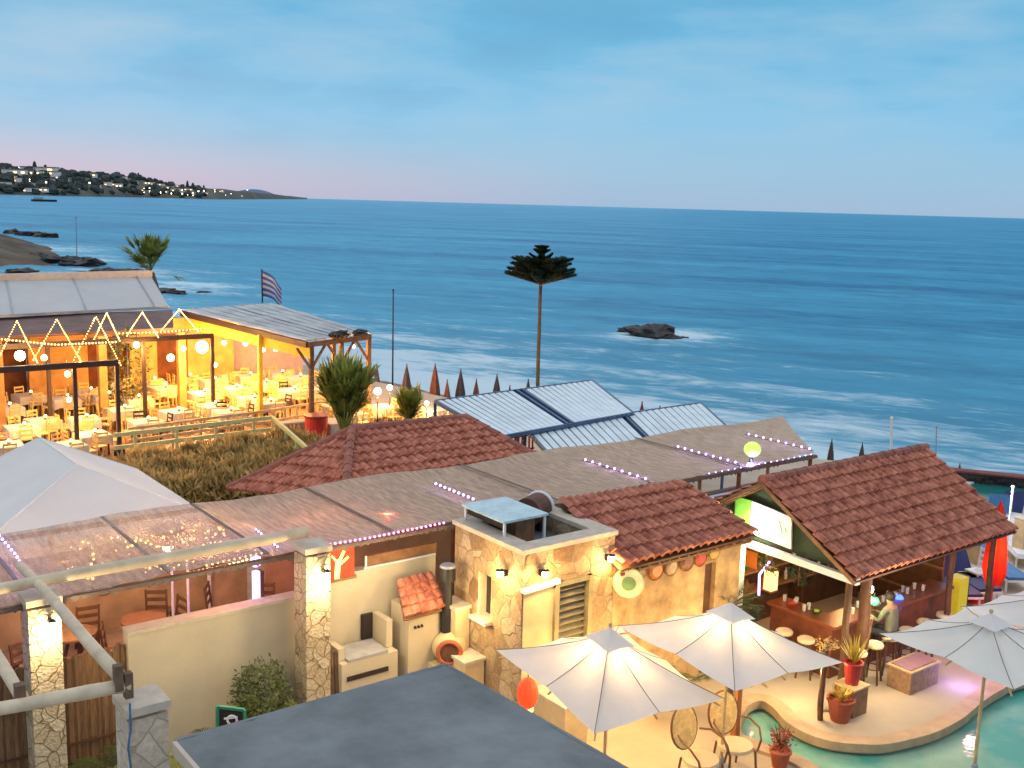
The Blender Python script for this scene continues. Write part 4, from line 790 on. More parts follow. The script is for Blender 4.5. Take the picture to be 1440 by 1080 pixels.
# cream courtyard wall
cw = thing('courtyard_wall', 'smooth cream plastered courtyard wall with a stone coping', 'wall', (7.6, 16, 0))
MB().box((6.25, 16.02, 1.14), (2.9, .22, 2.28)).build('wall', 'cream', cw, off=True); MB().box((9.08, 16.02, 1.27), (2.74, .216, 2.54)).build('wall', 'cream', cw, off=True)
MB().box((6.25, 16.02, 2.3), (2.9, .3, .05)).build('coping', 'cap', cw, off=True)
MB().box((9.75, 15.98, 2.66), (1.5, .05, .2)).build('timber_panel', 'mwood', cw, off=True); MB().bar((8.95, 15.93, 2.56), (10.45, 15.93, 2.56), .04, .03).build('trim', 'white', cw, off=True); MB().bar((8.99, 15.93, 2.55), (8.99, 15.93, 2.78), .03, .03).build('trim', 'white', cw, off=True)
# brown reed screen
o = thing('reed_screen', 'tall brown screen of upright split reeds beside the left pillar', 'screen', (4.3, 16.05, 0)); mb = MB()
n = 90
prof = []
for k in range(n + 1): x = 1.2 + k * (4.84 - 1.2) / n; prof.append((x, 16.0 + .02 * math.sin(k * 2.4) + random.uniform(-.01, .01), 2.08 + .12 * noise.noise(Vector((k * .4, 0, 0))) + 0))
for k, (x, y, z) in enumerate(prof): mb.v += [(x, y, 0), (x, y, z), (x, y + .05, 0), (x, y + .05, z)]
for k in range(n): a_ = 4 * k; mb.f += [(a_, a_ + 4, a_ + 5, a_ + 1), (a_ + 2, a_ + 3, a_ + 7, a_ + 6), (a_ + 1, a_ + 5, a_ + 7, a_ + 3)]
mb.build('reeds', 'reed', o, off=True)
for z in (.7, 1.5): MB().bar((1.2, 15.96, z), (4.84, 15.96, z), .03, .03).build('batten', 'dwood', o, off=True)
# tall post lit violet and the terrace room behind the wall
tf = tag(MB().box((5.2, 20.2, .29), (13, 8.1, .5)).build('terrace_floor', mat('terrace_tiles', (.40, .25, .16), .6, .25, 2)), 'reddish tiled floor of the covered terrace', 'floor', kind='structure')
tf.name = 'terrace_floor'
bw = thing('terrace_wall', 'reddish plastered rear wall of the covered terrace', 'wall', (6, 20.6, .5)); MB().box((4.4, 20.55, 1.5), (8.6, .12, 1.9)).build('wall', mat('red_plaster', (.40, .27, .15), .85, .3, 1.5), bw, off=True); MB().box((9.3, 19.6, 1.5), (1.2, .12, 1.9)).build('wall', mat('rose_plaster', (.36, .22, .14), .85, .3, 1.5), bw, off=True)
o = thing('lit_post', 'slim post glowing violet under the canopy left of the middle pillar', 'post', (7.06, 16.25, .5)); MB().box((7.06, 16.25, 1.62), (.10, .10, 2.3)).build('tube', 'vtube', o, off=True); MB().box((7.15, 16.27, 1.62), (.08, .12, 2.3)).build('post', 'dwood', o, off=True); MB().sph((7.06, 16.25, 2.95), .1, n=10, m=7).build('lamp', 'violet', o, off=True)
lamp((7.0, 16.6, 2.3), 8, (.6, .2, 1), .1); lamp((7.8, 17.2, 2.0), 6, (.9, .12, .8), .1)
o = thing('counter_bench', 'black counter with a white lit front edge behind the cream wall', 'counter', (6.9, 17.2, .54)); MB().box((6.95, 17.25, 1.35), (1.9, .6, .62)).build('body', 'black', o, off=True); MB().box((6.95, 16.7, 1.43), (1.3, .22, .06)).build('top', 'white', o, off=True); MB().box((6.95, 16.7, 1.3), (1.26, .18, .2)).build('shelf', mat('pale_pink_board', (.6, .42, .45), .6), o, off=True)
def round_stool_table(p, label, col_='mwood', s=1):
    o = thing('round_table', label, 'table', p); MB().lathe((0, 0, 0), [(0, .74 * s), (.4, .74 * s), (.4, .70 * s), (0, .70 * s)], 20).build('top', col_, o)
    for k in range(4): g = k * PI / 2 + .5; MB().bar((.08 * math.cos(g), .08 * math.sin(g), .7 * s), (.3 * math.cos(g), .3 * math.sin(g), 0), .04, .04).build('leg', 'dwood', o)
    return o
X['orwood'] = mat('orange_wood', (.20, .075, .03), .5, .2)
round_stool_table((5.9, 18.6, .54), 'round orange topped table with dark splayed legs on the terrace', 'orwood', 1.15)
round_stool_table((4.75, 18.9, .54), 'round wooden table at the back of the covered terrace', 'mwood', 1)
def simple_chair(name, p, rz, label, mseat, mframe, group=None, back='slats', arms=False):
    o = thing(name, label, 'chair', p, rz, group)
    MB().box((0, 0, .45), (.42, .42, .04)).build('seat', mseat, o)
    for x in (-.18, .18):
        MB().bar((x, -.18, 0), (x, -.18, .44), .04, .04).build('leg', mframe, o); MB().bar((x, .19, 0), (x, .21, .44), .04, .04).build('leg', mframe, o)
    mb = MB(); mb.bar((-.19, .21, .44), (-.19, .27, .98), .035, .035); mb.bar((.19, .21, .44), (.19, .27, .98), .035, .035)
    for z in (.62, .78, .93): mb.bar((-.19, .21 + (z - .44) * .11, z), (.19, .21 + (z - .44) * .11, z), .02, .07)
    mb.build('backrest', mframe, o); return o
simple_chair('dining_chair', (5.35, 18.3, .54), 1.2, 'orange lit wooden chair left of the round terrace table', 'orwood', 'dwood')
simple_chair('dining_chair', (6.5, 18.9, .54), -1.4, 'dark wooden chair right of the round terrace table', 'navy', 'dwood')
o = thing('pool_table', 'low dark topped table with pale wooden rim behind the cream wall', 'table', (5.2, 17.1, .54)); MB().box((5.35, 17.05, 1.3), (1.5, .9, .06)).build('top', mat('mauve_top', (.16, .10, .11), .6), o, off=True)
mb = MB(); mb.box((5.35, 17.53, 1.33), (1.6, .06, .1)); mb.box((6.13, 17.05, 1.33), (.06, .9, .1)); mb.box((4.57, 17.05, 1.33), (.06, .9, .1)); mb.build('rim', 'pwood', o, off=True)
for x in (4.7, 6.0):
    for y in (16.7, 17.4): MB().bar((x, y, .54), (x, y, 1.28), .07, .07).build('leg', 'dwood', o, off=True)
for i, (x, y, rz) in enumerate([(3.9, 18.2, .5), (4.4, 19.6, 2.2), (5.2, 19.7, 3.0), (6.6, 19.8, 2.6), (7.6, 19.2, 1.0), (8.2, 18.6, -.6), (3.4, 17.2, 0.2)]):
    simple_chair('terrace_chair', (x, y, .54), rz, 'dark wooden chair standing about on the covered terrace', 'mwood', 'dwood', 'dark chairs on the covered terrace')
for i, (x, z, r) in enumerate([(5.3, 1.9, .28), (5.75, 1.5, .2), (4.6, 1.8, .22)]):
    o = thing('wall_basket', ['large round basket on the back wall of the covered terrace', 'small round basket low on the back wall of the covered terrace', 'middle sized round basket at the left of the terrace back wall'][i], 'basket', (x, 20.44, z)); MB().lathe((0, 0, 0), [(0, .03), (r * .8, .03), (r, 0), (0, 0)], 18).build('weave', 'mwood', o); MB().torus((0, 0, .02), r, .02, (1, 0, 0), (0, 1, 0), 20, 6).build('rim', 'dwood', o); o.rotation_euler = (PI / 2, 0, 0)
for i, (x, y) in enumerate(((6.15, 17.75), (6.45, 17.8))): single(MB().cyl((x, y, .54), (x, y, 3.1), .022, .022, 8), 'thin_pole', 'white', ['left of two thin pale poles behind the cream wall', 'right of two thin pale poles behind the cream wall'][i], 'pole', (x, y, .54))
o = thing('ceiling_lamp', 'blown out warm lamp under the canopy over the round terrace table', 'lamp', at(236, 768, z=2.85)); MB().sph((0, 0, 0), .10, n=10, m=7).build('bulb', 'bulb', o); MB().lathe((0, 0, .04), [(.03, .12), (.16, .02), (.17, 0)], 14).build('shade', 'terra', o)
p0 = o.location; lamp(p0 + Vector((0, 0, -.16)), 44, (1, .60, .24), .08); lamp((4.4, 18.4, 2.0), 24, (1, .58, .22), .1); lamp((8.9, 17.6, 2.3), 14, (1, .4, .2), .1)
o = thing('ceiling_lamp', 'red glowing lamp seen through the canopy above the cream wall', 'lamp', at(543, 735, z=2.95)); MB().sph((0, 0, 0), .08, n=10, m=7).build('bulb', 'redl', o); MB().lathe((0, 0, .03), [(.03, .1), (.13, .02), (.14, 0)], 14).build('shade', 'terra', o); lamp(o.location + Vector((0, -.05, .12)), 9, (1, .18, .12), .05)
pts = [Vector((4.3 + k * .42, 17.3 + .25 * math.sin(k * 1.3), 2.86 + .05 * math.cos(k * 2))) for k in range(9)]
led_string('fairy_lights', 'cluster of warm fairy lights hanging under the left part of the canopy', pts, 'fairy', 90, .02, cat='string lights', le=2, c=(1, .6, .3), every=12, jit=.22)
led_string('fairy_lights', 'second row of warm fairy lights deeper under the left part of the canopy', [Vector((5.0 + k * .4, 18.4 + .2 * math.sin(k * 1.7), 2.88)) for k in range(8)], 'fairy', 60, .02, cat='string lights', jit=.3)
led_string('fairy_lights', 'warm fairy lights hanging by the violet post over the black counter', [(5.9, 16.3, 2.92), (6.6, 16.35, 2.90), (7.0, 16.4, 2.93)], 'fairy', 14, .024, cat='string lights', le=5, c=(1, .4, .25), every=6)
led_string('fairy_lights', 'orange fairy lights along the shelf behind the black counter', [(6.9, 18.2, 2.3), (8.4, 18.2, 2.35)], 'fairy', 14, .022, cat='string lights')
# red picture board with the lit forked shape
o = thing('painted_board', 'glowing red board with a bright yellow forked shape beside the middle pillar', 'board', (8.45, 15.88, 2.5)); MB().box((8.42, 15.9, 2.76), (.62, .05, .54)).build('board', mat('red_board', (.42, .05, .02), .7, .5, 4, .1, emit=(1, .08, .02), es=.25), o, off=True)
mb = MB(); mb.bar((8.38, 15.865, 2.5), (8.41, 15.865, 2.84), .02, .09); mb.bar((8.40, 15.862, 2.76), (8.52, 15.862, 2.98), .02, .045); mb.bar((8.4, 15.86, 2.78), (8.28, 15.86, 2.93), .02, .03); mb.bar((8.43, 15.858, 2.74), (8.60, 15.858, 2.86), .02, .03); mb.build('forked_shape', 'yel', o, off=True)
MB().box((8.42, 15.88, 3.05), (.68, .07, .05)).build('frame', 'mwood', o, off=True); MB().box((8.42, 15.88, 2.47), (.68, .07, .05)).build('frame', 'mwood', o, off=True)
# barbecue, oven house, pipe, clay oven, buttress
o = thing('masonry_barbecue', 'low cream masonry barbecue with an open niche against the courtyard wall', 'barbecue', (8.6, 15.5, 0))
mb = MB(); mb.box((8.65, 15.5, .62), (1.1, .68, 1.24)); mb.box((9.14, 15.6, 1.5), (.12, .5, .50)); mb.box((8.16, 15.55, 1.36), (.12, .55, .22)); mb.build('body', 'cream', o, off=True); MB().box((8.62, 15.46, 1.27), (.78, .6, .05)).build('hearth', mat('grey_hearth', (.33, .33, .34), .7), o, off=True)
MB().box((9.0, 15.86, 1.5), (.26, .06, .46)).build('niche', 'dark', o, off=True); MB().box((8.6, 15.15, .96), (.8, .03, .08)).build('opening', 'dark', o, off=True)
for k in (0, 1): MB().cyl((7.98 + k * .1, 15.3, .4), (7.98 + k * .1, 15.34, 1.5 - k * .08), .055, .05, 8, wob=.02).build('log', 'bark', o, off=True)
o = thing('oven_house', 'small cream oven house with a little pitched terracotta tile roof', 'oven', (9.7, 15.4, 0))
MB().box((9.72, 15.42, .98), (.66, .6, 1.96)).build('wall', 'cream', o, off=True)
r_ = tiles(MB(), (9.22, 15.0, 1.88), (10.12, 14.98, 1.90), (10.12, 15.55, 2.38), (9.42, 15.6, 2.34), .17, .2, .045).build('roof', 'tile', o, off=True); MB().slab([(9.24, 15.02, 1.83), (10.1, 15.0, 1.85), (10.1, 15.55, 2.32), (9.44, 15.58, 2.28)], .04).build('roof_board', 'mwood', r_, off=True)
for k in range(3): MB().cyl((9.52 + k * .07, 15.13, 1.62), (9.52 + k * .07, 15.09, 1.60), .022, .022, 8).build('vent_hole', 'dark', o, off=True)
o = thing('stove_pipe', 'black stove pipe with a grey cowl in front of the cream wall', 'chimney', (9.95, 14.98, 1.0)); q_ = at(630, 800, y=14.98)
MB().cyl((q_.x, 14.98, .9), (q_.x, 14.98, q_.z - .14), .085, .085, 14).build('pipe', 'black', o, off=True); MB().cyl((q_.x, 14.98, q_.z - .2), (q_.x, 14.98, q_.z + .04), .14, .14, 16).build('cowl', 'black', o, off=True); MB().cyl((q_.x, 14.98, q_.z + .04), (q_.x, 14.98, q_.z + .08), .15, .13, 16).build('lid', 'grey', o, off=True)
ov = at(632, 916, y=14.72); o = thing('clay_oven', 'rounded clay oven with a dark arched mouth and brick ring', 'oven', (ov.x, 14.72, 0)); fdir = Vector((-.55, -.83, .1)).normalized()
MB().sph((ov.x + .16, 14.95, ov.z - .02), .32, (1, 1, .9), 18, 10, .06).build('dome', 'cream2', o, off=True, smooth=True); MB().box((ov.x + .14, 14.93, (ov.z - .3) / 2), (.66, .6, ov.z - .3)).build('base', 'cream2', o, off=True)
cc_ = Vector((ov.x - .03, 14.68, ov.z)); MB().torus(cc_, .2, .04, fdir.cross(Vector((0, 0, 1))), Vector((0, 0, 1)), 22, 7).build('mouth_ring', 'terra', o, off=True); MB().cyl(cc_ + fdir * .012, cc_ - fdir * .05, .185, .185, 20).build('mouth', mat('dark_mouth', (.10, .04, .02), .9, .4, 8), o, off=True)  # mouth is a solid dark brown disc set inside the ring
o = thing('buttress_wall', 'stepped cream plaster buttress glowing beside the stone building', 'wall', (10.3, 14.9, 0)); MB().box((10.28, 15.0, .95), (.3, .5, 1.9)).build('wall', 'cream2', o, off=True); MB().box((10.28, 15.0, 1.93), (.36, .56, .06)).build('coping', 'cap', o, off=True); MB().box((10.22, 14.5, .55), (.42, .46, 1.1)).build('step', 'cream2', o, off=True); MB().box((10.22, 14.5, 1.125), (.48, .52, .05)).build('step_top', 'cap', o, off=True)
lamp((10.05, 14.25, 2.0), 12, (1, .72, .3), .08); lamp((9.0, 14.7, 2.6), 26, (1, .76, .42), .3); lamp((5.9, 14.2, 2.5), 24, (1, .76, .40), .3)  # last two lights are added fill for the cream wall, without fixtures
# dark membrane roof in the foreground
o = thing('flat_roof', 'dark slate blue flat roof filling the foreground', 'roof', (5.6, 9, 0)); c1, c2, c3 = at(252, 1047, z=3), at(620, 936, z=3), at(888, 1072, z=3)
x0, x1, yb2 = 3.8, (c2.x + c3.x) / 2, 10.98; mb = MB(); n = 36
for j in range(n + 1):
    for i in range(n + 1):
        u, v = i / n, j / n; x = 3.8 + (7.38 + .35 * (1 - v) - 3.8) * u; y = 4.0 + (yb2 - 4.0) * v
        mb.v.append((x, y, 3.0 + .018 * noise.noise(Vector((x * 1.2, y * 1.2, 0))) + .035 * abs(noise.noise(Vector((x * 1.8 + y * .9, y * .5, 4)))) ** 1.0))
mb.f = [(j * (n + 1) + i, j * (n + 1) + i + 1, (j + 1) * (n + 1) + i + 1, (j + 1) * (n + 1) + i) for j in range(n) for i in range(n)]
mb.build('membrane', 'slate', o, off=True, smooth=True)
MB().bar((3.8, yb2 + .02, 2.93), (7.42, yb2 + .02, 2.93), .05, .15).build('fascia', 'slate', o, off=True); MB().bar((7.42, yb2, 2.915), (7.78, 4.0, 2.915), .05, .16).build('fascia', 'slate', o, off=True); MB().bar((3.78, yb2, 2.93), (3.78, 4.0, 2.93), .05, .15).build('fascia', 'gutter', o, off=True)
for (x, y) in ((3.95, 10.7), (7.2, 10.7), (3.95, 4.3), (7.5, 4.3)): MB().box((x, y, 1.45), (.12, .12, 2.9)).build('post', 'dwood', o, off=True)
# courtyard plants and easel sign
def bush(name, loc, r, sc, n, s_, m, label, cat='shrub', extra=None):
    o = thing(name, label, cat, loc); mb = MB(); leafball(mb, (0, 0, r * sc[2] + .1), r, sc, n, s_); mb.build('foliage', m, o); mb = MB()
    for k in range(5): g = k * 1.3; mb.cyl((.05 * math.cos(g), .05 * math.sin(g), -loc[2] if loc[2] < 0 else 0), (r * .5 * math.cos(g), r * .5 * math.sin(g), r * sc[2] * 1.1), .02, .01, 6)
    mb.build('stems', 'bark', o); return o
bush('leafy_shrub', (6.7, 15.2, .25), .56, (.9, .8, 1.15), 1900, .045, 'leaf', 'round leafy green shrub against the cream wall left of the middle pillar')
o = [c for c in col.objects if c.name == 'leafy_shrub'][0]; mb = MB()
for k in range(30): g = random.uniform(0, 6.28); frond(mb, (0, -.1, .35), (math.cos(g) * .8, math.sin(g) * .8 - .3, random.uniform(.5, 1.3)), random.uniform(.7, 1.05), .55, 14, .025, .2)
mb.build('fronds', 'palm', o)
def potpalm(name, p, n, ln, label, m='palm', droop=.5, trunk=.3, cat='palm', lw=.03):
    o = thing(name, label, cat, p); mb = MB()
    for k in range(n): g = k * 2.399 + random.uniform(-.2, .2); e_ = random.uniform(.25, 1.3); frond(mb, (0, 0, trunk), (math.cos(g), math.sin(g), e_), ln * random.uniform(.8, 1.1), droop, 14, lw, ln * .33)
    mb.build('fronds', m, o); MB().cyl((0, 0, 0), (0, 0, trunk + .05), .07, .05, 9, wob=.01).build('trunk', 'bark', o); return o
potpalm('small_palm', (4.95, 14.3, .2), 16, 1.15, 'feathery small palm in front of the cream wall behind the nearest pillar', 'palm', .5, .35)
potpalm('small_palm', (5.75, 14.7, .1), 13, .9, 'dark feathery palm left of the easel sign', 'leaf', .5, .4)
potpalm('small_palm', (4.25, 15.2, 0), 12, .9, 'dark palm at the foot of the reed screen', 'leaf', .5, .5)
p = at(325, 1012, y=14.2); o = thing('easel_sign', 'small green framed board with a pale swirl beside the shrub', 'sign', (p.x, p.y, 0)); ux = Vector((.80, -.6, 0)); cz = p.z
def P3(a_, b_): return Vector((p.x, p.y, cz)) + ux * a_ + Vector((0, 0, b_))
X['greenf'] = mat('green_frame', (.03, .22, .13), .5)
for a_, b_ in ((P3(-.2, .2), P3(.2, .16)), (P3(-.2, -.16), P3(.2, -.18)), (P3(-.2, .2), P3(-.22, -.9)), (P3(.2, .16), P3(.22, -.9))): MB().bar(a_, b_, .04, .04).build('frame', 'greenf', o, off=True)
nrm_ = Vector((-.6, -.8, 0)); mb = MB(); mb.poly([P3(-.18, -.15), P3(.18, -.17), P3(.18, .15), P3(-.18, .18)]); mb.build('panel', 'dark', o, off=True)
mb = MB(); mb.torus(P3(.02, .0) + nrm_ * .015, .07, .018, ux, Vector((0, 0, 1)), 18, 6); mb.bar(P3(-.1, .02) + nrm_ * .015, P3(.1, .05) + nrm_ * .015, .02, .025); mb.build('swirl', 'white', o, off=True)
# left edge glow
lamp((2.6, 17.4, 2.2), 8, (.45, .2, 1), .1); lamp((2.2, 18.6, 2.2), 8, (1, .12, .12), .1)
# ================================================================ PATIO: parasols, chairs, plants
def parasol(za, dz, hs, rot, tx, ty, apex_px, label, group='square white parasols by the pool', lit=20):
    a_ = at(*apex_px, z=za); o = thing('parasol', label, 'parasol', (a_.x, a_.y, 0), 0, group)
    cor = []
    for k in range(4):
        g = rot + PI / 4 + k * PI / 2; dx, dy = hs * 1.414 * math.cos(g), hs * 1.414 * math.sin(g); cor.append(Vector((dx, dy, za - dz + tx * dx + ty * dy)))
    ap = Vector((0, 0, za - .05)); rim = []
    for k in range(4):
        a1_, b1_ = cor[k], cor[(k + 1) % 4]; mid = (a1_ + b1_) / 2; mid = Vector((mid.x * .94, mid.y * .94, mid.z + .02)); rim += [a1_, mid]
    mb = MB(); nr_, ns_ = 10, 6
    for s_ in range(8):
        A_, B_ = rim[s_], rim[(s_ + 1) % 8]; k0 = len(mb.v)
        for j in range(nr_ + 1):
            t_ = j / nr_
            for i in range(ns_ + 1):
                u = i / ns_; e_ = A_.lerp(B_, u); p = ap.lerp(e_, t_); sag = .05 * math.sin(PI * u) * t_ + (.05 + .05 * math.sin(PI * u)) * math.sin(PI * t_)
                inward = 1 - .035 * math.sin(PI * u) * t_; mb.v.append((p.x * inward, p.y * inward, p.z - sag))
        mb.f += [(k0 + j * (ns_ + 1) + i, k0 + j * (ns_ + 1) + i + 1, k0 + (j + 1) * (ns_ + 1) + i + 1, k0 + (j + 1) * (ns_ + 1) + i) for j in range(nr_) for i in range(ns_)]
    cv = mb.build('canopy', 'canvas', o, smooth=True)
    for r in rim:
        mb = MB(); pp_ = [ap.lerp(r, j / 8) - Vector((0, 0, .05 * math.sin(PI * j / 8) - .002)) for j in range(9)]
        for a9, b9 in zip(pp_[:-1], pp_[1:]): mb.cyl(a9, b9, .006, .006, 5)
        mb.build('seam', 'seam', cv)
    mb = MB(); vt = [Vector((r.x * .22, r.y * .22, za - .05 - (za - .05 - r.z) * .22 + .035)) for r in rim]; mb.v = [(0, 0, za + .07)] + [tuple(v) for v in vt]; mb.f = [(0, 1 + i, 1 + (i + 1) % 8) for i in range(8)]; mb.build('vent', 'canvas', cv)
    MB().sph((0, 0, za + .1), .035, n=8, m=6).build('finial', 'pwood', cv)
    mb = MB(); 
    for r in rim: MB().bar((0, 0, za - .20), r * .97 - Vector((0, 0, .06)), .02, .025).build('rib', 'pwood', o)
    for r in rim[::2]: MB().bar((0, 0, za - .75), Vector((r.x * .5, r.y * .5, (za - .05 + r.z) / 2 - .16)), .018, .022).build('strut', 'pwood', o)
    MB().cyl((0, 0, .06), (0, 0, za - .06), .028, .026, 10).build('pole', 'pwood', o); MB().lathe((0, 0, 0), [(0, 0), (.26, 0), (.26, .06), (.06, .1), (.05, .3), (.03, .32)], 18).build('base', 'grey', o)
    if lit:
        lh = MB().cyl((0, 0, za - .50), (0, 0, za - .44), .07, .05, 10).build('lamp', 'sconce', o)
        lamp((a_.x + .06, a_.y + .06, za - .30), lit * 2.0, (1, .68, .28), .05, o); lamp((a_.x, a_.y, za - .62), lit * 1.9, (1, .64, .26), .06, o)
    return o
parasol(2.747, .675, 1.227, -.054, -.04, .113, (858, 888), 'white square parasol glowing from a lamp inside, nearest the louvred shutter', lit=16)
parasol(2.85, .62, 1.25, -.01, -.07, .045, (1028, 853), 'white square parasol glowing from a lamp inside, in the middle with the small palms below', lit=16)
parasol(2.80, .45, 1.16, -.067, 0, 0, (1393, 868), 'unlit bluish white square parasol at the right above the pool', lit=0)
o4 = parasol(2.7, .5, 1.2, -.05, 0, 0, (1500, 828), 'unlit white square parasol partly out of frame behind the right one', lit=0)
MB().bar(at(1336, 914, z=2.62), at(1374, 876, z=2.74), .012, .012)
def rattan_chair(p, rz, label):
    o = thing('rattan_chair', label, 'chair', p, rz)
    mb = MB(); n = 20; R_ = .25
    mb.v = [(0, 0, .47)] + [(R_ * math.cos(2 * PI * i / n), R_ * .95 * math.sin(2 * PI * i / n), .45) for i in range(n)] + [(R_ * math.cos(2 * PI * i / n), R_ * .95 * math.sin(2 * PI * i / n), .40) for i in range(n)]
    mb.f = [(0, 1 + i, 1 + (i + 1) % n) for i in range(n)] + [(1 + i, 1 + n + i, 1 + n + (i + 1) % n, 1 + (i + 1) % n) for i in range(n)]; mb.build('seat', 'cushion', o)
    mb = MB(); k0 = 0; tilt = .18
    pts = [(.225 * math.cos(2 * PI * i / n), .5 + .30 * math.sin(2 * PI * i / n)) for i in range(n)]
    mb.v = [(x, .22 + (z + .2) * tilt, .25 + z) for x, z in pts] + [(x, .25 + (z + .2) * tilt, .25 + z) for x, z in pts]; mb.f = [tuple(range(n)), tuple(range(2 * n - 1, n - 1, -1))] + [(i, i + n, (i + 1) % n + n, (i + 1) % n) for i in range(n)]; mb.build('backrest', 'rattan', o)
    mb = MB()
    for i in range(n): a_, b_ = pts[i], pts[(i + 1) % n]; mb.cyl((a_[0] * 1.05, .235 + (a_[1] + .2) * tilt, .25 + a_[1] * 1.0), (b_[0] * 1.05, .235 + (b_[1] + .2) * tilt, .25 + b_[1]), .018, .018, 6)
    mb.build('back_frame', 'cane', o)
    for sx in (-1, 1):
        mb = MB(); q = [Vector((sx * .2, .26, .72)), Vector((sx * .29, .12, .74)), Vector((sx * .31, -.1, .70)), Vector((sx * .27, -.22, .58)), Vector((sx * .22, -.22, .42))]
        for a_, b_ in zip(q[:-1], q[1:]): mb.cyl(a_, b_, .016, .016, 6)
        mb.build('armrest', 'cane', o)
        MB().cyl((sx * .2, -.2, .42), (sx * .22, -.24, 0), .018, .016, 6).build('leg', 'cane', o); MB().cyl((sx * .18, .2, .42), (sx * .2, .26, 0), .018, .016, 6).build('leg', 'cane', o)
    return o
def face(v): return math.atan2(v[1], v[0]) + PI / 2
c1 = at(985, 1080, z=0); c2 = at(1012, 1052, z=.0)
rattan_chair(tuple(at(986, 1066, z=.52).to_2d()) + (0,), -.05, 'rattan armchair with an oval cream back at the left under the middle parasol').scale = (1.15,) * 3
rattan_chair(tuple(at(1034, 1046, z=.52).to_2d()) + (0,), -.3, 'rattan armchair with a golden oval back beside the middle parasol pole').scale = (1.15,) * 3
rattan_chair(tuple(at(1075, 1128, z=.5).to_2d()) + (0,), 2.9, 'rattan armchair at the bottom edge right of the middle parasol pole')
o = thing('orange_post', 'thick orange brown wooden post behind the middle parasol pole', 'post', (13.35, 11.02, 0)); MB().box((0, 0, .95), (.11, .11, 1.9)).build('shaft', mat('orange_brown_wood', (.35, .13, .04), .7, .3), o); MB().box((0, 0, 1.93), (.15, .15, .05)).build('cap', 'mwood', o)
potpalm('fan_plant', (14.2, 11.9, .35), 16, .75, 'spiky green palm hanging over the paving between the parasols and the pool', 'leaf', .55, .35, 'plant', .022)
potpalm('fan_plant', (13.0, 12.2, .3), 10, .6, 'small green palm seen in the gap between the two glowing parasols', 'leaf', .5, .5, 'plant', .022)
# red lamp/umbrella figure at left of parasol 1
p = at(742, 975, z=1.5); o = thing('red_lantern', 'glowing red round lantern by the stone wall under the left glowing parasol', 'lantern', p); MB().sph((0, 0, 0), .2, (.85, .85, 1.3), 14, 9).build('shade', mat('red_paper', (.6, .05, .02), .6, .1, emit=(1, .06, .01), es=.9), o); MB().lathe((0, 0, -.42), [(.1, .14), (.1, .18), (.02, .18)], 12).build('rim', 'yel', o); MB().cyl((0, 0, .24), (0, 0, .42), .01, .01, 6).build('cord', 'black', o); MB().cyl((0, 0, -1.5), (0, 0, -.25), .03, .03, 8).build('pole', 'dwood', o)
o = thing('plinth_wall', 'low pale plaster step at the foot of the stone building', 'wall', (10.9, 12.7, 0)); MB().box((10.9, 12.75, .45), (.5, .9, .9)).build('body', 'cream2', o, off=True); MB().box((10.9, 12.75, .92), (.56, .96, .05)).build('coping', 'cap', o, off=True)
lamp((11.3, 12.4, 1.4), 16, (1, .60, .20), .12); lamp((12.2, 12.3, 1.5), 26, (1, .62, .20), .12); lamp((14.3, 12.3, 1.6), 15, (1, .56, .18), .12)
# pots and planters on the pool deck
def pot_mesh(r, h): return MB().lathe((0, 0, 0), [(0, 0), (r * .68, 0), (r, h * .9), (r * 1.1, h * .9), (r * 1.1, h), (r * .9, h), (r * .85, h * .85), (0, h * .85)], 16)
bp_ = at(1200, 1002, z=0)
o = thing('plant_stand', 'square brown wooden box stand carrying a red pot on the pool deck', 'stand', (16.15, 10.72, 0)); MB().box((0, 0, .26), (.42, .42, .52)).build('box', 'mwood', o); MB().box((0, 0, .535), (.47, .47, .03)).build('top', 'pwood', o)
o = thing('plant_pot', 'tall red pot with bright yellow spiky blades on the wooden box stand', 'plant pot', (16.15, 10.72, .55)); pot_mesh(.17, .42).build('pot', mat('crimson_glaze', (.36, .03, .03), .35), o); mb = MB()
for k in range(46): g = k * 2.4; e_ = random.uniform(.9, 3.2); blade(mb, (0, 0, .38), (math.cos(g), math.sin(g), e_), random.uniform(.4, .62), .05, .05, 4)
mb.build('blades', 'agave', o)
o = thing('plant_pot', 'broad red brown pot with yellow green leaves at the pool edge', 'plant pot', (15.72, 10.62, 0)); pot_mesh(.24, .42).build('pot', mat('red_brown_pot', (.30, .07, .04), .6), o); mb = MB()
for k in range(34): g = k * 2.4; blade(mb, (0, 0, .36), (math.cos(g), math.sin(g), random.uniform(.6, 2)), random.uniform(.3, .5), .05, .25, 4)
mb.build('blades', 'agave', o)
o = thing('driftwood_rack', 'leaning dark timber rack beside the pots at the pool edge', 'rack', (15.45, 10.85, 0))
for (a_, b_) in (((15.42, 10.82, 0), (15.62, 10.98, 1.25)), ((15.72, 11.05, 0), (15.86, 11.12, 1.2)), ): MB().cyl(a_, b_, .055, .05, 8, wob=.03).build('upright', 'dwood', o, off=True)
MB().cyl((15.25, 10.75, 1.15), (16.0, 11.2, 1.22), .05, .045, 8, wob=.03).build('crossbar', 'bark', o, off=True)
leafb = MB(); leafball(leafb, (15.7, 11.0, 1.3), .22, (1.2, 1, .5), 130, .035); leafb.build('foliage', 'dry', o, off=True)
lamp((15.55, 11.25, .8), 16, (1, .75, .35), .08); lamp((16.9, 10.6, 1.3), 20, (1, .72, .4), .15); lamp((17.6, 10.5, 2.0), 20, (1, .72, .42), .1); lamp((14.9, 12.0, 1.6), 22, (1, .72, .36), .15)
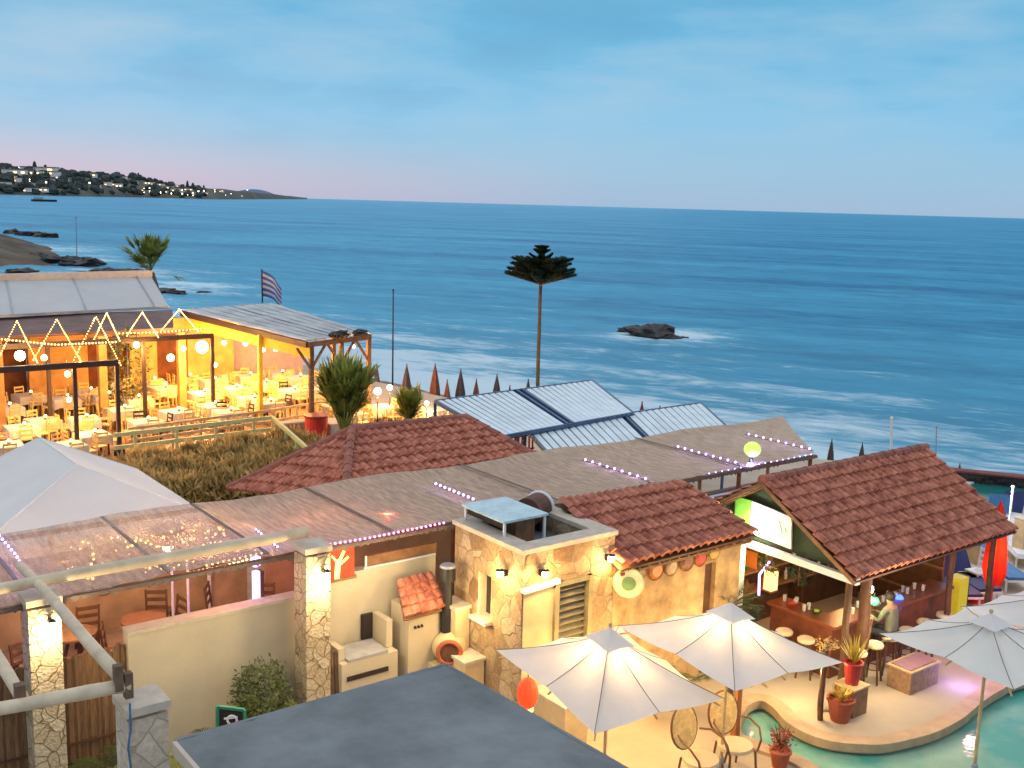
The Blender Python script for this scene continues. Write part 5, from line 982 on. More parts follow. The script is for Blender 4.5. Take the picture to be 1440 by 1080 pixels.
o = thing('planter_box', 'square brown woven planter box standing at the bar on the pool deck', 'planter', (18.15, 10.72, 0)); MB().box((0, 0, .22), (.95, .5, .44)).build('box', mat('woven_brown', (.33, .20, .11), .75, .3, 12, .4), o); MB().box((0, 0, .45), (1.0, .55, .03)).build('rim', 'pwood', o); MB().box((0, 0, .475), (.88, .43, .02)).build('cushion', mat('mauve_cushion', (.30, .16, .20), .8), o)
lamp((18.9, 10.1, .35), 7, (.35, .25, 1), .1); lamp((19.8, 10.3, 1.2), 14, (1, .4, .5), .1)
o = thing('plant_pot', 'terracotta pot with red and green leaves at the bottom edge beside the pool', 'plant pot', tuple(at(1096, 1078, z=.0))); pot_mesh(.17, .3).build('pot', 'terra', o); mb = MB(); leafball(mb, (0, 0, .48), .2, (1, 1, 1), 160, .04); mb.build('foliage', mat('red_leaf', (.30, .05, .02), .6, .4, 5, 0), o); mb = MB()
for k in range(12): g = k * 2.4; blade(mb, (0, 0, .3), (math.cos(g), math.sin(g), 2), .5, .04, .15, 4)
mb.build('blades', 'leaf', o)
potpalm('yucca', (15.75, 13.45, 0), 26, .8, 'spiky green yucca in front of the pale post by the bar', 'leaf', .15, 1.15, 'plant', .02)
o = thing('paper_lantern', 'square cream paper lantern hanging at the left corner of the bar', 'lantern', tuple(at(1084, 815, x=17.0))); MB().box((0, 0, 0), (.2, .2, .42)).build('shade', 'lantern', o); MB().box((0, 0, .225), (.23, .23, .03)).build('rim', 'mwood', o); MB().box((0, 0, -.225), (.23, .23, .03)).build('rim', 'mwood', o); MB().cyl((0, 0, .24), (0, 0, .6), .008, .008, 6).build('cord', 'black', o)
o = thing('orange_awning', 'small glowing orange cloth panel between the pale post and the bar', 'awning', tuple(at(1053, 785, x=16.8))); MB().box((0, 0, 0), (.03, .42, .36)).build('cloth', mat('orange_cloth', (.62, .26, .04), .8, .1, trans=.4), o); MB().box((0, 0, .19), (.05, .46, .03)).build('rail', 'dwood', o)
o = thing('violet_tube_light', 'bent violet light tube at the left end of the bar', 'light', tuple(at(1068, 830, x=16.9))); p = o.location; q1, q2, q3 = at(1067, 838, x=16.9), at(1068, 808, x=16.9), at(1082, 790, x=16.9); mb = MB().cyl(q1, q2, .025, .025, 8); mb.cyl(q2, q3, .025, .025, 8); mb.build('tube', 'vtube', o, off=True); MB().cyl(q1 + Vector((0, 0, -.06)), q1 + Vector((0, 0, .02)), .035, .035, 8).build('socket', 'black', o, off=True)
bush('potted_shrub', (16.5, 13.5, .5), .3, (1, 1, 1), 260, .05, 'leafd', 'dark leafy shrub below the orange cloth at the left end of the bar')
# knotty trunk pillar with rope and a seated guest
o = thing('tree_trunk_post', 'knotty tree trunk post at the front corner of the bar', 'post', (17.3, 11.35, 0)); MB().cyl((0, 0, 0), (.02, .0, 2.35), .13, .10, 12, wob=.06).build('trunk', 'dwood', o, smooth=True); MB().cyl((.1, 0, .5), (.2, -.05, 1.3), .05, .04, 8, wob=.05).build('branch', 'bark', o)
def skin_person(name, label, loc, rz, J, edges, R, extra):
    me = bpy.data.meshes.new('body'); me.from_pydata(J, edges, []); o = bpy.data.objects.new('body_base', me); col.objects.link(o)
    md = o.modifiers.new('s', 'SKIN'); sv = me.skin_vertices[0].data
    for i, r in enumerate(R): sv[i].radius = (r, r)
    sv[0].use_root = True; ms = o.modifiers.new('ss', 'SUBSURF'); ms.levels = 2; ms.render_levels = 2
    dg = bpy.context.evaluated_depsgraph_get(); m2 = bpy.data.meshes.new_from_object(o.evaluated_get(dg)); bpy.data.objects.remove(o)
    b_ = bpy.data.objects.new('body', m2); col.objects.link(b_); m2.materials.clear()
    for k in ('skin', 'shirt', 'trouser'): m2.materials.append(X[k])
    for p_ in m2.polygons:
        c = p_.center; p_.use_smooth = True; p_.material_index = extra(c)
    root = thing(name, label, 'person', loc, rz); b_.parent = root; return root
J = [(0, 0, .86), (0, .0, 1.02), (0, -.02, 1.24), (0, -.06, 1.36), (0, -.07, 1.44), (0, -.10, 1.54), (0, -.1, 1.64),  # pelvis..head top
     (-.1, -.02, .84), (-.16, -.42, .84), (-.16, -.44, .46), (-.16, -.54, .40), (.1, -.02, .84), (.16, -.42, .84), (.16, -.44, .46), (.16, -.54, .40),
     (-.19, -.06, 1.34), (-.25, -.14, 1.12), (-.16, -.40, 1.14), (-.14, -.47, 1.15), (.19, -.06, 1.34), (.25, -.14, 1.12), (.16, -.40, 1.14), (.14, -.47, 1.15)]
Ed = [(0, 1), (1, 2), (2, 3), (3, 4), (4, 5), (5, 6), (0, 7), (7, 8), (8, 9), (9, 10), (0, 11), (11, 12), (12, 13), (13, 14), (3, 15), (15, 16), (16, 17), (17, 18), (3, 19), (19, 20), (20, 21), (21, 22)]
Rr_ = [.14, .13, .145, .10, .05, .085, .065, .09, .07, .05, .04, .09, .07, .05, .04, .06, .045, .035, .03, .06, .045, .035, .03]
gp = skin_person('person', 'person in an olive shirt sitting on a stool at the bar counter with back turned', (18.2, 11.3, -.02), PI, J, Ed, Rr_, lambda c: 2 if c.z < .93 else (1 if c.z < 1.39 and not (c.y < -.27) else 0))
gp.rotation_euler.z = PI
def hand(root, x):
    for k in range(4): MB().cyl((x - .025 + k * .017, -.48, 1.15), (x - .028 + k * .018, -.545 - (.012 if k in (1, 2) else 0), 1.142), .0085, .007, 6).build('finger', 'skin', root)
    MB().cyl((x + (.03 if x < 0 else -.03), -.47, 1.15), (x + (.05 if x < 0 else -.05), -.515, 1.145), .01, .008, 6).build('thumb', 'skin', root)
hand(gp, -.14); hand(gp, .14)
mb = MB(); mb.sph((0, -.09, 1.60), .105, (.93, 1.05, 1.0), 14, 10); mb.v = [(x, y if y > -.16 else -.16, max(z, 1.52)) for x, y, z in mb.v]; mb.build('hair', 'hair', gp, smooth=True)
# ================================================================ RIGHT SIDE TERRACE BY THE FAR POOL
o = thing('closed_red_parasol', 'closed glowing red parasol on a red four footed base', 'parasol', (23.5, 12.1, 0))
mb = MB(); n = 24; 
for j, (z, r) in enumerate([(.55, .16), (.9, .24), (1.5, .2), (2.2, .12), (2.5, .03)]):
    for i in range(n): g = 2 * PI * i / n; rr = r * (1 + .28 * math.cos(g * 4)); mb.v.append((rr * math.cos(g), rr * math.sin(g), z))
mb.f = [(j * n + i, j * n + (i + 1) % n, (j + 1) * n + (i + 1) % n, (j + 1) * n + i) for j in range(4) for i in range(n)]
mb.build('canopy', mat('red_cloth', (.62, .035, .012), .7, .2, 4, .1, trans=.2), o); MB().cyl((0, 0, 0), (0, 0, 2.55), .03, .03, 8).build('pole', 'red', o)
for k in range(4): g = k * PI / 2 + .5; MB().prism([(.05 * math.cos(g + 1.2), .05 * math.sin(g + 1.2)), (.5 * math.cos(g), .5 * math.sin(g)), (.05 * math.cos(g - 1.2), .05 * math.sin(g - 1.2))], .0, .1).build('foot', 'red', o)
lamp((23.1, 11.7, 1.5), 30, (1, .12, .04), .12); lamp((22.9, 12.3, .9), 10, (1, .3, .1), .12)
def lounger(p, rz, label, m, up=.8):
    o = thing('sun_lounger', label, 'sun lounger', p, rz, 'loungers on the far pool terrace'); fr = MB(); fr.bar((-.3, -.9, .3), (-.3, .5, .3), .04, .05); fr.bar((.3, -.9, .3), (.3, .5, .3), .04, .05); fr.bar((-.3, -.9, .3), (.3, -.9, .3), .04, .05); fr.bar((-.3, .3, .3), (.3, .3, .3), .04, .05); fr.build('frame', 'white', o)
    MB().box((0, -.3, .36), (.58, 1.2, .07)).build('mattress', m, o); MB().slab([(-.29, .3, .36), (.29, .3, .36), (.29, .3 + .75 * math.cos(up), .36 + .75 * math.sin(up)), (-.29, .3 + .75 * math.cos(up), .36 + .75 * math.sin(up))], .06).build('backrest', m, o)
    for x in (-.27, .27):
        for y in (-.8, .35): MB().bar((x, y, 0), (x, y, .3), .04, .04).build('leg', 'white', o)
    return o
for i, (px, py, rz, m_) in enumerate([(1340, 822, -.6, 'navy'), (1362, 815, -.5, 'navy'), (1410, 735, -.9, 'blue'), (1380, 745, -.9, 'navy'), (1408, 800, -.6, 'blue'), (1432, 770, -.8, 'white'), (1335, 800, -.4, 'white'), (1440, 730, -.7, 'navy')]):
    q_ = at(px, py, z=.3); lounger((q_.x, q_.y, 0), rz, ['navy cushioned sun lounger left of the red parasol, nearest the bar', 'navy cushioned sun lounger just left of the red parasol', 'blue sun lounger beside the round far pool', 'navy sun lounger half behind the bar roof corner by the far pool', 'blue sun lounger just right of the red parasol', 'white sun lounger at the right edge above the parasols', 'white sun lounger behind the navy ones beside the bar', 'navy sun lounger at the right edge by the far pool'][i], m_, .9)
for i, (px, py) in enumerate([(1332, 800), (1372, 828), (1425, 745)]): q_ = at(px, py, z=0); simple_chair('plastic_chair', (q_.x, q_.y, 0), -.8 - i, ['white slatted plastic chair just beyond the bar roof', 'white slatted plastic chair beside the red parasol base', 'white slatted chair at the right edge below the far pool'][i], 'white', 'white')
for i, (px, py, h) in enumerate([(1412, 800, 2.2), (1402, 848, 2.0)][:1]):
    q_ = at(px, py, z=0); o = thing('white_pole', 'slim white pole right of the red parasol', 'pole', q_); MB().cyl((0, 0, 0), (0, 0, h), .03, .03, 8).build('shaft', 'white', o); MB().sph((0, 0, h), .05, n=8, m=6).build('finial', 'white', o)
q_ = at(1318, 850, z=0); o = thing('yellow_cooler', 'upright faintly glowing yellow drinks cooler with a black side by the bar', 'cooler', (21.6, 11.9, 0)); MB().box((0, 0, .62), (.36, .3, 1.1)).build('body', mat('glowing_yellow', (.70, .58, .03), .5, .08, emit=(1, .85, .05), es=.15), o); MB().box((.2, 0, .62), (.04, .3, 1.12)).build('side', 'black', o); MB().box((0, 0, .05), (.36, .28, .1)).build('plinth', 'black', o)  # yellow body given a faint glow of its own
o = thing('wooden_crate_stand', 'brown wooden counter box beyond the bar end left of the red parasol', 'stand', tuple(at(1375, 790, z=0))); MB().box((0, 0, .5), (.6, .4, 1.0)).build('box', 'pwood', o); MB().box((0, 0, 1.02), (.66, .46, .04)).build('top', 'mwood', o)
o = thing('cream_column', 'cream column with amber top behind the red parasol', 'column', tuple(at(1432, 790, z=0))); MB().box((0, 0, .6), (.3, .3, 1.2)).build('shaft', 'pwood', o); MB().box((0, 0, 1.22), (.36, .36, .05)).build('cap', 'cap', o)
o = thing('sea_wall', 'low dark stone wall between the far pool and the sea', 'wall', (37, 20, 0)); a_, b_ = at(1305, 664, z=.2), at(1460, 680, z=.2); MB().bar((a_.x, a_.y, .1), (b_.x, b_.y, .1), .4, .5).build('wall', 'rock', o, off=True); MB().bar((a_.x, a_.y, .38), (b_.x, b_.y, .38), .46, .06).build('coping', mat('dull_red_coping', (.2, .05, .05), .8), o, off=True)
lamp((26, 13.5, 2.2), 40, (.9, .9, 1), .2)
# poles on the shore
for i, (px, py0, py1, m_) in enumerate([(1254, 637, 588, 'white'), (1317, 650, 600, 'grey'), (552, 560, 408, 'black'), (108, 370, 305, 'grey')]):
    q_ = at(px, py0, z=(-1.2 if i < 3 else -2.8)); t_ = at(px + (0, 0, 1, -1)[i], py1, y=q_.y)
    o = thing('thin_pole', ['white pole standing on the beach above the bar roof', 'thin grey pole on the beach right of the white one', 'tall thin dark mast on the beach behind the palms', 'distant thin mast in the water off the scrubby spit'][i], 'pole', q_); mb = MB().cyl((0, 0, -.5), t_ - q_, (.06, .03, .05, .1)[i], (.05, .02, .03, .08)[i], 8); mb.build('shaft', m_, o); MB().sph(t_ - q_, (.08, .05, .06, .15)[i], n=8, m=5).build('finial', m_, o)
# closed beach parasols
def beachu(p, s_, m_, label, g='closed parasols along the beach'):
    o = thing('closed_parasol', label, 'parasol', p, random.uniform(0, 3), g); mb = MB(); n = 16
    for z, r in [(.75, .14), (.85, .25), (1.4, .2), (2.0, .11), (2.5, .015)]:
        for i in range(n): g_ = 2 * PI * i / n; rr = r * (1 + .2 * math.cos(4 * g_)); mb.v.append((rr * math.cos(g_), rr * math.sin(g_), z))
    mb.f = [(j * n + i, j * n + (i + 1) % n, (j + 1) * n + (i + 1) % n, (j + 1) * n + i) for j in range(4) for i in range(n)]; mb.build('cloth', m_, o); MB().cyl((0, 0, 0), (0, 0, 2.55), .03, .03, 6).build('pole', 'dwood', o); o.scale = (s_, s_, s_); return o
bu = [(530, 513, 47, 'umbd'), (572, 513, 43.5, 'umbd'), (612, 512, 43, 'umbo'), (629, 535, 42, 'umbo'), (648, 520, 43, 'umbd'), (670, 534, 43, 'umbo'), (699, 527, 43, 'umbd'), (717, 543, 42.5, 'umbd'), (743, 534, 42, 'umbd'), (903, 566, 34, 'umbo'), (1213, 623, 25.5, 'umbd'), (1310, 650, 22, 'umbd'), (1350, 652, 21.5, 'umbd'), (1170, 617, 27, 'umbd'), (590, 545, 41, 'umbd'), (928, 572, 33.5, 'umbd')]
for i, (px, py, y, m_) in enumerate(bu):
    tpt = at(px, py, y=y); hz_ = 2.5; z0 = -.35; s_ = max(1.0, (tpt.z - z0) / 2.5) if px < 1000 else .6; beachu((tpt.x, tpt.y, tpt.z - 2.5 * s_), s_, m_, 'closed brown beach parasol standing by the shore' if m_ == 'umbd' else 'closed orange beach parasol standing by the shore', 'closed brown parasols' if m_ == 'umbd' else 'closed orange parasols')
# flag
q_ = at(370, 432, y=55); t_ = at(368, 378, y=55); o = thing('flag', 'blue and white striped flag drooping on a dark pole beyond the corrugated roof', 'flag', (q_.x, q_.y, 0)); MB().cyl((q_.x, q_.y, 0), (t_.x, t_.y, t_.z), .05, .04, 8).build('pole', 'black', o, off=True)
def flagmesh(r0, r1):
    mb = MB(); n = 12; L0 = 1.45
    for i in range(n + 1):
        u = i / n; x = t_.x + u * .95; y = t_.y - u * .5 + .12 * math.sin(u * 9); top_ = t_.z - .08 - u * u * .8 - u * .2; h = L0 * (1 - .25 * u)
        mb.v += [(x, y, top_ - h * r0), (x, y, top_ - h * r1)]
    mb.f = [(2 * i, 2 * i + 2, 2 * i + 3, 2 * i + 1) for i in range(n)]; return mb
X['flb'] = mat('flag_blue', (.06, .12, .36), .8); X['flw'] = mat('flag_white', (.5, .5, .58), .8)
for k in range(9): flagmesh(k / 9, (k + 1) / 9).build('stripe', 'flb' if k % 2 == 0 else 'flw', o, off=True)
# ================================================================ TREES
# tall araucaria
tb = at(756, 545, y=42); tbase = Vector((tb.x, 42, -1.9)); topz = at(762, 346, y=42).z
o = thing('norfolk_pine', 'tall slender pine with a tiered dark crown on a bare trunk by the sea', 'tree', tbase)
H_ = topz - tbase.z; tl = at(762, 346, y=42) - tbase
MB().cyl((0, 0, 0), (tl.x * .75, 0, H_ * .78), .11, .08, 10, wob=.05).build('trunk', 'bark', o, smooth=True)
mb = MB(); mb.cyl((tl.x * .75, 0, H_ * .77), (tl.x, 0, H_), .09, .02, 8); mbf = MB()
pxm = (at(762, 346, y=42).z - at(762, 396, y=42).z) / 50; SC = 42 / 50
for (zb, zt, R_, nb_) in [(54, 39, 2.25, 8), (48, 33, 2.0, 8), (42, 26, 1.9, 8), (36, 17, 1.9, 7), (26, 11, .8, 6), (13, 5, .5, 5), (6, 1, .4, 5)]:
    z0 = topz - zb * pxm - tbase.z; z1 = topz - zt * pxm - tbase.z; R_ = R_ * SC
    for k in range(nb_):
        g = k * 2 * PI / nb_ + random.uniform(-.15, .15) + zb; a_ = Vector((tl.x * .85, 0, z0)); b_ = a_ + Vector((R_ * math.cos(g), R_ * math.sin(g), (z1 - z0) * random.uniform(.9, 1.05))); mb.cyl(a_, b_, .035, .012, 6)
        dr_ = (b_ - a_).normalized(); sd2 = dr_.cross(Vector((0, 0, 1))).normalized()
        for j in range(46):
            t_ = .12 + .88 * (j / 46); c = a_.lerp(b_, t_); wd_ = (.95 if R_ > 1 else .38) * (1.05 - t_ * .8)
            for s2 in (-1, 1):
                for q in range(2): blade(mbf, c, sd2 * s2 + dr_ * random.uniform(.3, .9) + Vector((0, 0, random.uniform(.0, .95))), wd_ * random.uniform(.6, 1), .17, -.05, 2)
            blade(mbf, c, dr_ * .5 + Vector((random.uniform(-.5,.5), random.uniform(-.5,.5), 1)), wd_ * .75, .16, 0, 2)
mb.build('branches', 'bark', o); mbf.build('crown', 'leafd', o)
# washingtonia palm on the left shore
def fanpalm(base, trunk_h, R, nf, label, spread=1.0, m='palm', tilt=(0, 0), petiole=.5, upb=.2):
    o = thing('fan_palm', label, 'palm', base); top_ = Vector((tilt[0], tilt[1], trunk_h)); MB().cyl((0, 0, 0), top_, .22 * R, .15 * R, 10, wob=.06).build('trunk', 'bark', o, smooth=True); mb = MB()
    for k in range(nf):
        g = k * 2.4; e_ = random.uniform(upb, 2.2) if k % 4 else random.uniform(2, 5); fan(mb, top_, (math.cos(g) * spread, math.sin(g) * spread, e_), petiole * R * random.uniform(.5, 1.3), R * random.uniform(.55, .85), 15)
    mb.build('fronds', m, o); return o
pb = at(222, 425, y=88); pt = at(211, 384, y=88)
fanpalm((pb.x, 88, pb.z), pt.z - pb.z, 2.3, 34, 'tall fan palm rising behind the grey awning at the left', .7, 'palm', (pt.x - pb.x, 0), .8, -.1)
pb = at(484, 612, y=33.5); fanpalm((pb.x, 33.5, 0), .5, 1.75, 42, 'broad green fan palm beside the lit restaurant terrace', .42, 'palm', (0, 0), .95, .75)
pb = at(574, 600, y=34); fanpalm((pb.x, 34, 0), .3, 1.25, 34, 'narrow upright fan palm between the terrace and the striped pergolas', .25, 'palm', (0, 0), .75, .9)
# golden ornamental grasses in front of the palms
X['grassy'] = mat('golden_grass', (.34, .22, .08), .8, .4, 2, 0, c2=(.55, .38, .16), trans=.2)
for i, (px, py) in enumerate([(462, 607), (490, 604), (515, 602), (540, 600), (556, 600), (598, 598), (620, 592)]):
    q_ = at(px, py, z=.0); o = thing('ornamental_grass', 'clump of tall golden ornamental grass beyond the hipped roof', 'grass', (q_.x, q_.y, 0), 0, 'golden grass clumps'); mb = MB()
    for k in range(70): g = random.uniform(0, 6.28); blade(mb, (random.uniform(-.3, .3), random.uniform(-.3, .3), 0), (math.cos(g) * .25, math.sin(g) * .25, 1), random.uniform(.6, 1.15), .035, .1, 3)
    mb.build('blades', 'grassy', o); MB().sph((0, 0, .05), .2, (1, 1, .5), 8, 5, .2, i).build('root_clump', 'bark', o)
# ================================================================ RESTAURANT TERRACE AT THE LEFT
hd = thing('dry_hedge', 'long golden brown clipped hedge in front of the lit restaurant', 'hedge', (12, 32, 0)); mb = MB()
hA, hB = at(172, 644, z=1.0), at(408, 608, z=1.0)
ax_ = (hB - hA); ax_.z = 0; ln_ = ax_.length; ax_.normalize(); nn_ = Vector((-ax_.y, ax_.x, 0))
for k in range(15000):
    s_ = random.uniform(-1.5, ln_ + .4); w_ = random.uniform(-3.4, .2); zt = 1.0 - .10 * abs(w_) + .2 * noise.noise(Vector((s_ * .9, w_, 0))); z = zt * random.uniform(.55, 1) if w_ > -3.1 else random.uniform(-.0, zt); p = hA + ax_ * s_ + nn_ * w_; 
    d_ = Vector((random.uniform(-.6, .6), random.uniform(-.6, .6), random.uniform(.2, 1.2))).normalized(); b_ = d_.orthogonal().normalized(); l = random.uniform(.09, .22)
    P_ = Vector((p.x, p.y, z)); mb.add([P_, P_ + d_ * l + b_ * l * .3, P_ + d_ * 2 * l, P_ + d_ * l - b_ * l * .3], [(0, 1, 2, 3)])
mb.build('foliage', 'dry', hd, off=True); q_ = [hA + ax_ * -1.4 - nn_ * 3.1, hA + ax_ * ln_ - nn_ * 3.1, hA + ax_ * ln_, hA - ax_ * 1.4]; MB().prism([(v.x, v.y) for v in q_], 0, .5).build('core', mat('hedge_core', (.10, .07, .025), .9), hd, off=True)
# rails
def rail(name, label, pts, posts, m, h=(0, -.35), r=.07, rh=.09):
    o = thing(name, label, 'railing', pts[0] - Vector((0, 0, pts[0].z)))
    for dz in h:
        mb = MB()
        for a_, b_ in zip(pts[:-1], pts[1:]): mb.bar(a_ + Vector((0, 0, dz)), b_ + Vector((0, 0, dz)), r, rh)
        mb.build('rail', m, o, off=True)
    tot = len(pts) - 1
    for a_, b_ in zip(pts[:-1], pts[1:]):
        for k in range(posts): c = a_.lerp(b_, (k + .5) / posts); MB().box((c.x, c.y + .05, (c.z - .05) / 2), (.09, .09, c.z - .05)).build('post', m, o, off=True)
    return o
rail('lime_railing', 'pale lime painted wooden railing above the hedge, turning down a ramp', [at(160, 612, z=1.35), at(383, 587, z=1.35), at(442, 640, z=1.2)], 4, 'lime', (0, -.42), .10, .13)
rail('terrace_railing', 'cream wooden railing along the front of the restaurant terrace', [at(180, 603, z=.95), at(375, 578, z=.95), at(458, 564, z=.95)], 5, 'pwood', (0, -.42), .07, .09)
# dark posts and frames
def frame(label, xs_, y, top_, w_=.10, m='dwood', xa=None, xb=None, y2=None):
    o = thing('post_frame', label, 'frame', (xs_[0], y, 0)); 
    for x in xs_: MB().box((x, y, top_ / 2), (w_, w_, top_)).build('post', m, o, off=True)
    MB().bar((xa if xa is not None else xs_[0], y - .02, top_), (xb if xb is not None else xs_[-1], y - .02, top_), w_, w_ * 1.5).build('beam', m, o, off=True)
    for x in xs_: MB().box((x, y, .15), (w_ * 2.2, w_ * 2.2, .3)).build('foot', m, o, off=True)
    return o
X['steel'] = mat('dark_brown_steel', (.045, .028, .024), .5)
frame('dark post and beam frame nearest the marquee, strung with lights', [5.0, 9.65, 11.04], 36.8, 3.3, .13, 'steel', 3.5, 11.1)
frame('dark post and beam frame over the middle tables of the restaurant', [9.9, 13.4, 16.15], 41.2, 3.45, .13, 'steel', 8.0, 16.2)
# string of light triangles
def tri(px, pyA, w2, h2, y, label):
    A_ = at(px, pyA, y=y); Lf = at(px - w2, pyA + h2 * .95, y=y); Rg = at(px + w2 * 1.05, pyA + h2, y=y - 1.5)
    return led_string('light_triangle', label, [Lf, A_, Rg], 'fairy', 40, .02, group='triangles of fairy lights', le=9, c=(1, .55, .2), every=11)
for i, (px, py, w2, h2) in enumerate([(24, 452, 28, 60), (80, 450, 34, 62), (135, 446, 34, 70), (150, 441, 18, 40), (200, 440, 22, 36), (252, 436, 26, 32)]):
    tri(px, py, w2, h2, 38.3, 'triangle of warm fairy lights strung above the restaurant tables')
led_string('fairy_lights', 'straight string of warm fairy lights across the restaurant between the triangles', [at(0, 478, y=38), at(80, 486, y=38), at(165, 482, y=38)], 'fairy', 34, .03)
led_string('fairy_lights', 'straight string of warm fairy lights at the right of the light triangles', [at(165, 470, y=40), at(230, 468, y=40), at(300, 462, y=40)], 'fairy', 26, .03)
# awning and building behind
aw = thing('grey_awning', 'wide grey fabric awning with a cream gutter over the restaurant', 'awning', (12, 50, 0)); A1, A2, B1, B2 = at(-80, 396, z=5), at(212, 388, z=5), at(-80, 449, z=3.85), at(238, 432, z=3.85)
mb = MB(); sagtri(mb, [B1, B2, A2, A1], -.05, 14); mb.build('fabric', 'awn', aw, off=True, smooth=True)
MB().bar(A1 + Vector((0, 0, .1)), A2 + Vector((0, 0, .1)), .35, .34).build('gutter', 'gutter', aw, off=True); MB().bar(A1 + Vector((0, -.2, -.12)), A2 + Vector((0, -.2, -.12)), .1, .08).build('gutter_trim', 'mwood', aw, off=True); MB().bar(B1, B2, .1, .12).build('front_bar', 'grey', aw, off=True)
for f_ in (.28, .60, .93): MB().bar(B1.lerp(B2, f_) + Vector((0, 0, .05)), A1.lerp(A2, f_ * .99) + Vector((0, 0, .05)), .06, .04).build('rib', 'grey', aw, off=True)
rs_ = thing('restaurant', 'ochre restaurant building glowing with lamps under its awning', 'building', (11, 50, 0)); wy = 47.5
mb = MB(); segs = [(2, 6.2), (7.6, 9.4), (10.6, 13.0), (14.8, 16.0), (17.4, 19.6)]
for a_, b_ in segs: mb.box(((a_ + b_) / 2, wy, 1.75), (b_ - a_, .3, 3.5))
mb.box((10.8, wy + .005, 3.2), (17.6, .28, .6)); mb.build('wall', 'orange', rs_, off=True)
for a_, b_ in ((6.2, 7.6), (9.4, 10.6), (13.0, 14.8), (16.0, 17.4)): MB().box(((a_ + b_) / 2, wy + .3, 1.45), (b_ - a_, .05, 2.9)).build('doorway', mat('deep_brown_room', (.12, .04, .015), .9, .5, 1.5), rs_, off=True); MB().box(((a_ + b_) / 2, wy - .17, 2.88), (b_ - a_ + .2, .06, .12)).build('door_frame', 'mwood', rs_, off=True)
MB().slab([(2, 44.6, 3.42), (15.8, 44.6, 3.42), (17.2, 48.6, 3.75), (2, 48.6, 3.75)], .12).build('ceiling', mat('brown_ceiling', (.16, .10, .09), .8, .3, 1), rs_, off=True)
MB().box((21.5, 48.6, 1.6), (4.4, .3, 3.2)).build('side_wall', mat('pale_rose_wall', (.50, .36, .30), .85, .1), rs_, off=True)
for x in (4.2, 8.6, 12.4, 15.6): MB().box((x, 43.2, 1.7), (.3, .3, 3.4)).build('column', 'orange', rs_, off=True)
# corrugated lean-to with timber posts
cr2 = thing('corrugated_pergola', 'timber pergola with a pale corrugated roof and yellow valance facing the sea', 'pergola', (20, 42, 0)); RLc, RRc, FRc, FLc = at(255, 436, z=4.15), at(384, 427, z=4.15), at(521, 469, z=3.65), at(432, 480, z=3.65)
mb = MB(); nu_, nv_ = 150, 10; nr = (RRc - RLc).cross(RLc - FLc).normalized(); nr = nr if nr.z > 0 else -nr
for j in range(nv_ + 1):
    for i in range(nu_ + 1): u, v = i / nu_, j / nv_; p = FLc.lerp(FRc, u).lerp(RLc.lerp(RRc, u), v) + nr * (.05 * math.sin(i * PI / 2.5) + .03 * (j % 3 == 0)); mb.v.append(tuple(p))
mb.f = [(j * (nu_ + 1) + i, j * (nu_ + 1) + i + 1, (j + 1) * (nu_ + 1) + i + 1, (j + 1) * (nu_ + 1) + i) for j in range(nv_) for i in range(nu_)]; mb.build('roof', 'corr', cr2, off=True)
dn = Vector((0, 0, -.14))
for f_ in (.12, .25, .38, .5, .62, .75, .88): MB().bar(FLc.lerp(FRc, f_) + nr * .06, RLc.lerp(RRc, f_) + nr * .06, .07, .03).build('rib', 'grey', cr2, off=True)
MB().bar(RLc + dn, FLc + dn, .14, .22).build('beam', 'steel', cr2, off=True); MB().bar(FLc + dn, FRc + dn, .12, .18).build('beam', 'dwood', cr2, off=True); MB().bar(FRc + dn, RRc + dn, .12, .18).build('beam', 'dwood', cr2, off=True)
MB().slab([RLc + dn * 1.5 + Vector((.12, .02, 0)), FLc + dn * 1.5 + Vector((.12, .02, 0)), FLc + Vector((.15, 0, -.68)), RLc + Vector((.15, 0, -.75))], .03).build('valance', 'yellow', cr2, off=True)
pcs = [FLc.lerp(FRc, .06), FLc.lerp(FRc, .52), FLc.lerp(FRc, .97), FRc.lerp(RRc, .35), FLc.lerp(RLc, .35)]
for i, c in enumerate(pcs):
    MB().box((c.x, c.y, (c.z - .2) / 2 - .2), (.16, .16, c.z - .2 + .4)).build('post', 'dwood' if i < 4 else 'yellow', cr2, off=True)
    if i < 3:
        for s_ in (-1, 1):
            if i == 2 and s_ == 1: continue
            e_ = c + (FRc - FLc).normalized() * s_ * .75; MB().bar((c.x, c.y, c.z - 1.1), (e_.x, e_.y, c.z - .22), .08, .08).build('brace', 'dwood', cr2, off=True)
for i, (px, py) in enumerate(((478, 470), (507, 468))): q_ = at(px, py, z=3.8); rock('roof_bundle', q_, .28, (1.6, 1, .5), ['dark bundle lying on the roof edge of the corrugated pergola at its middle', 'dark bundle lying on the outer corner of the corrugated pergola'][i], None, i); 
# pendant lamps
pl = [(28, 500, 38, .17, 330), (62, 503, 38.5, .1, 120), (95, 526, 38, .1, 120), (97, 562, 37.6, .08, 60), (192, 485, 41, .12, 200), (240, 503, 41, .14, 220), (258, 490, 42, .1, 160), (284, 488, 43, .26, 420), (302, 513, 42, .1, 120), (315, 482, 44, .1, 130), (345, 483, 44, .1, 130), (370, 492, 43, .08, 100), (388, 490, 42, .12, 200), (425, 497, 41, .14, 220), (497, 487, 42, .07, 40), (531, 550, 36, .14, 130), (548, 545, 37, .11, 100), (600, 567, 35, .09, 90)]
pr0 = thing('pendant_lamp', 'glowing warm globe lamp hanging over the restaurant tables', 'lamp', (0, 0, 0), 0, 'globe lamps of the restaurant'); gl_ = MB().sph((0, 0, 0), .1, n=12, m=8).build('globe', 'bulb', pr0); MB().cyl((0, 0, .08), (0, 0, .5), .012, .012, 6).build('cord', 'black', pr0)
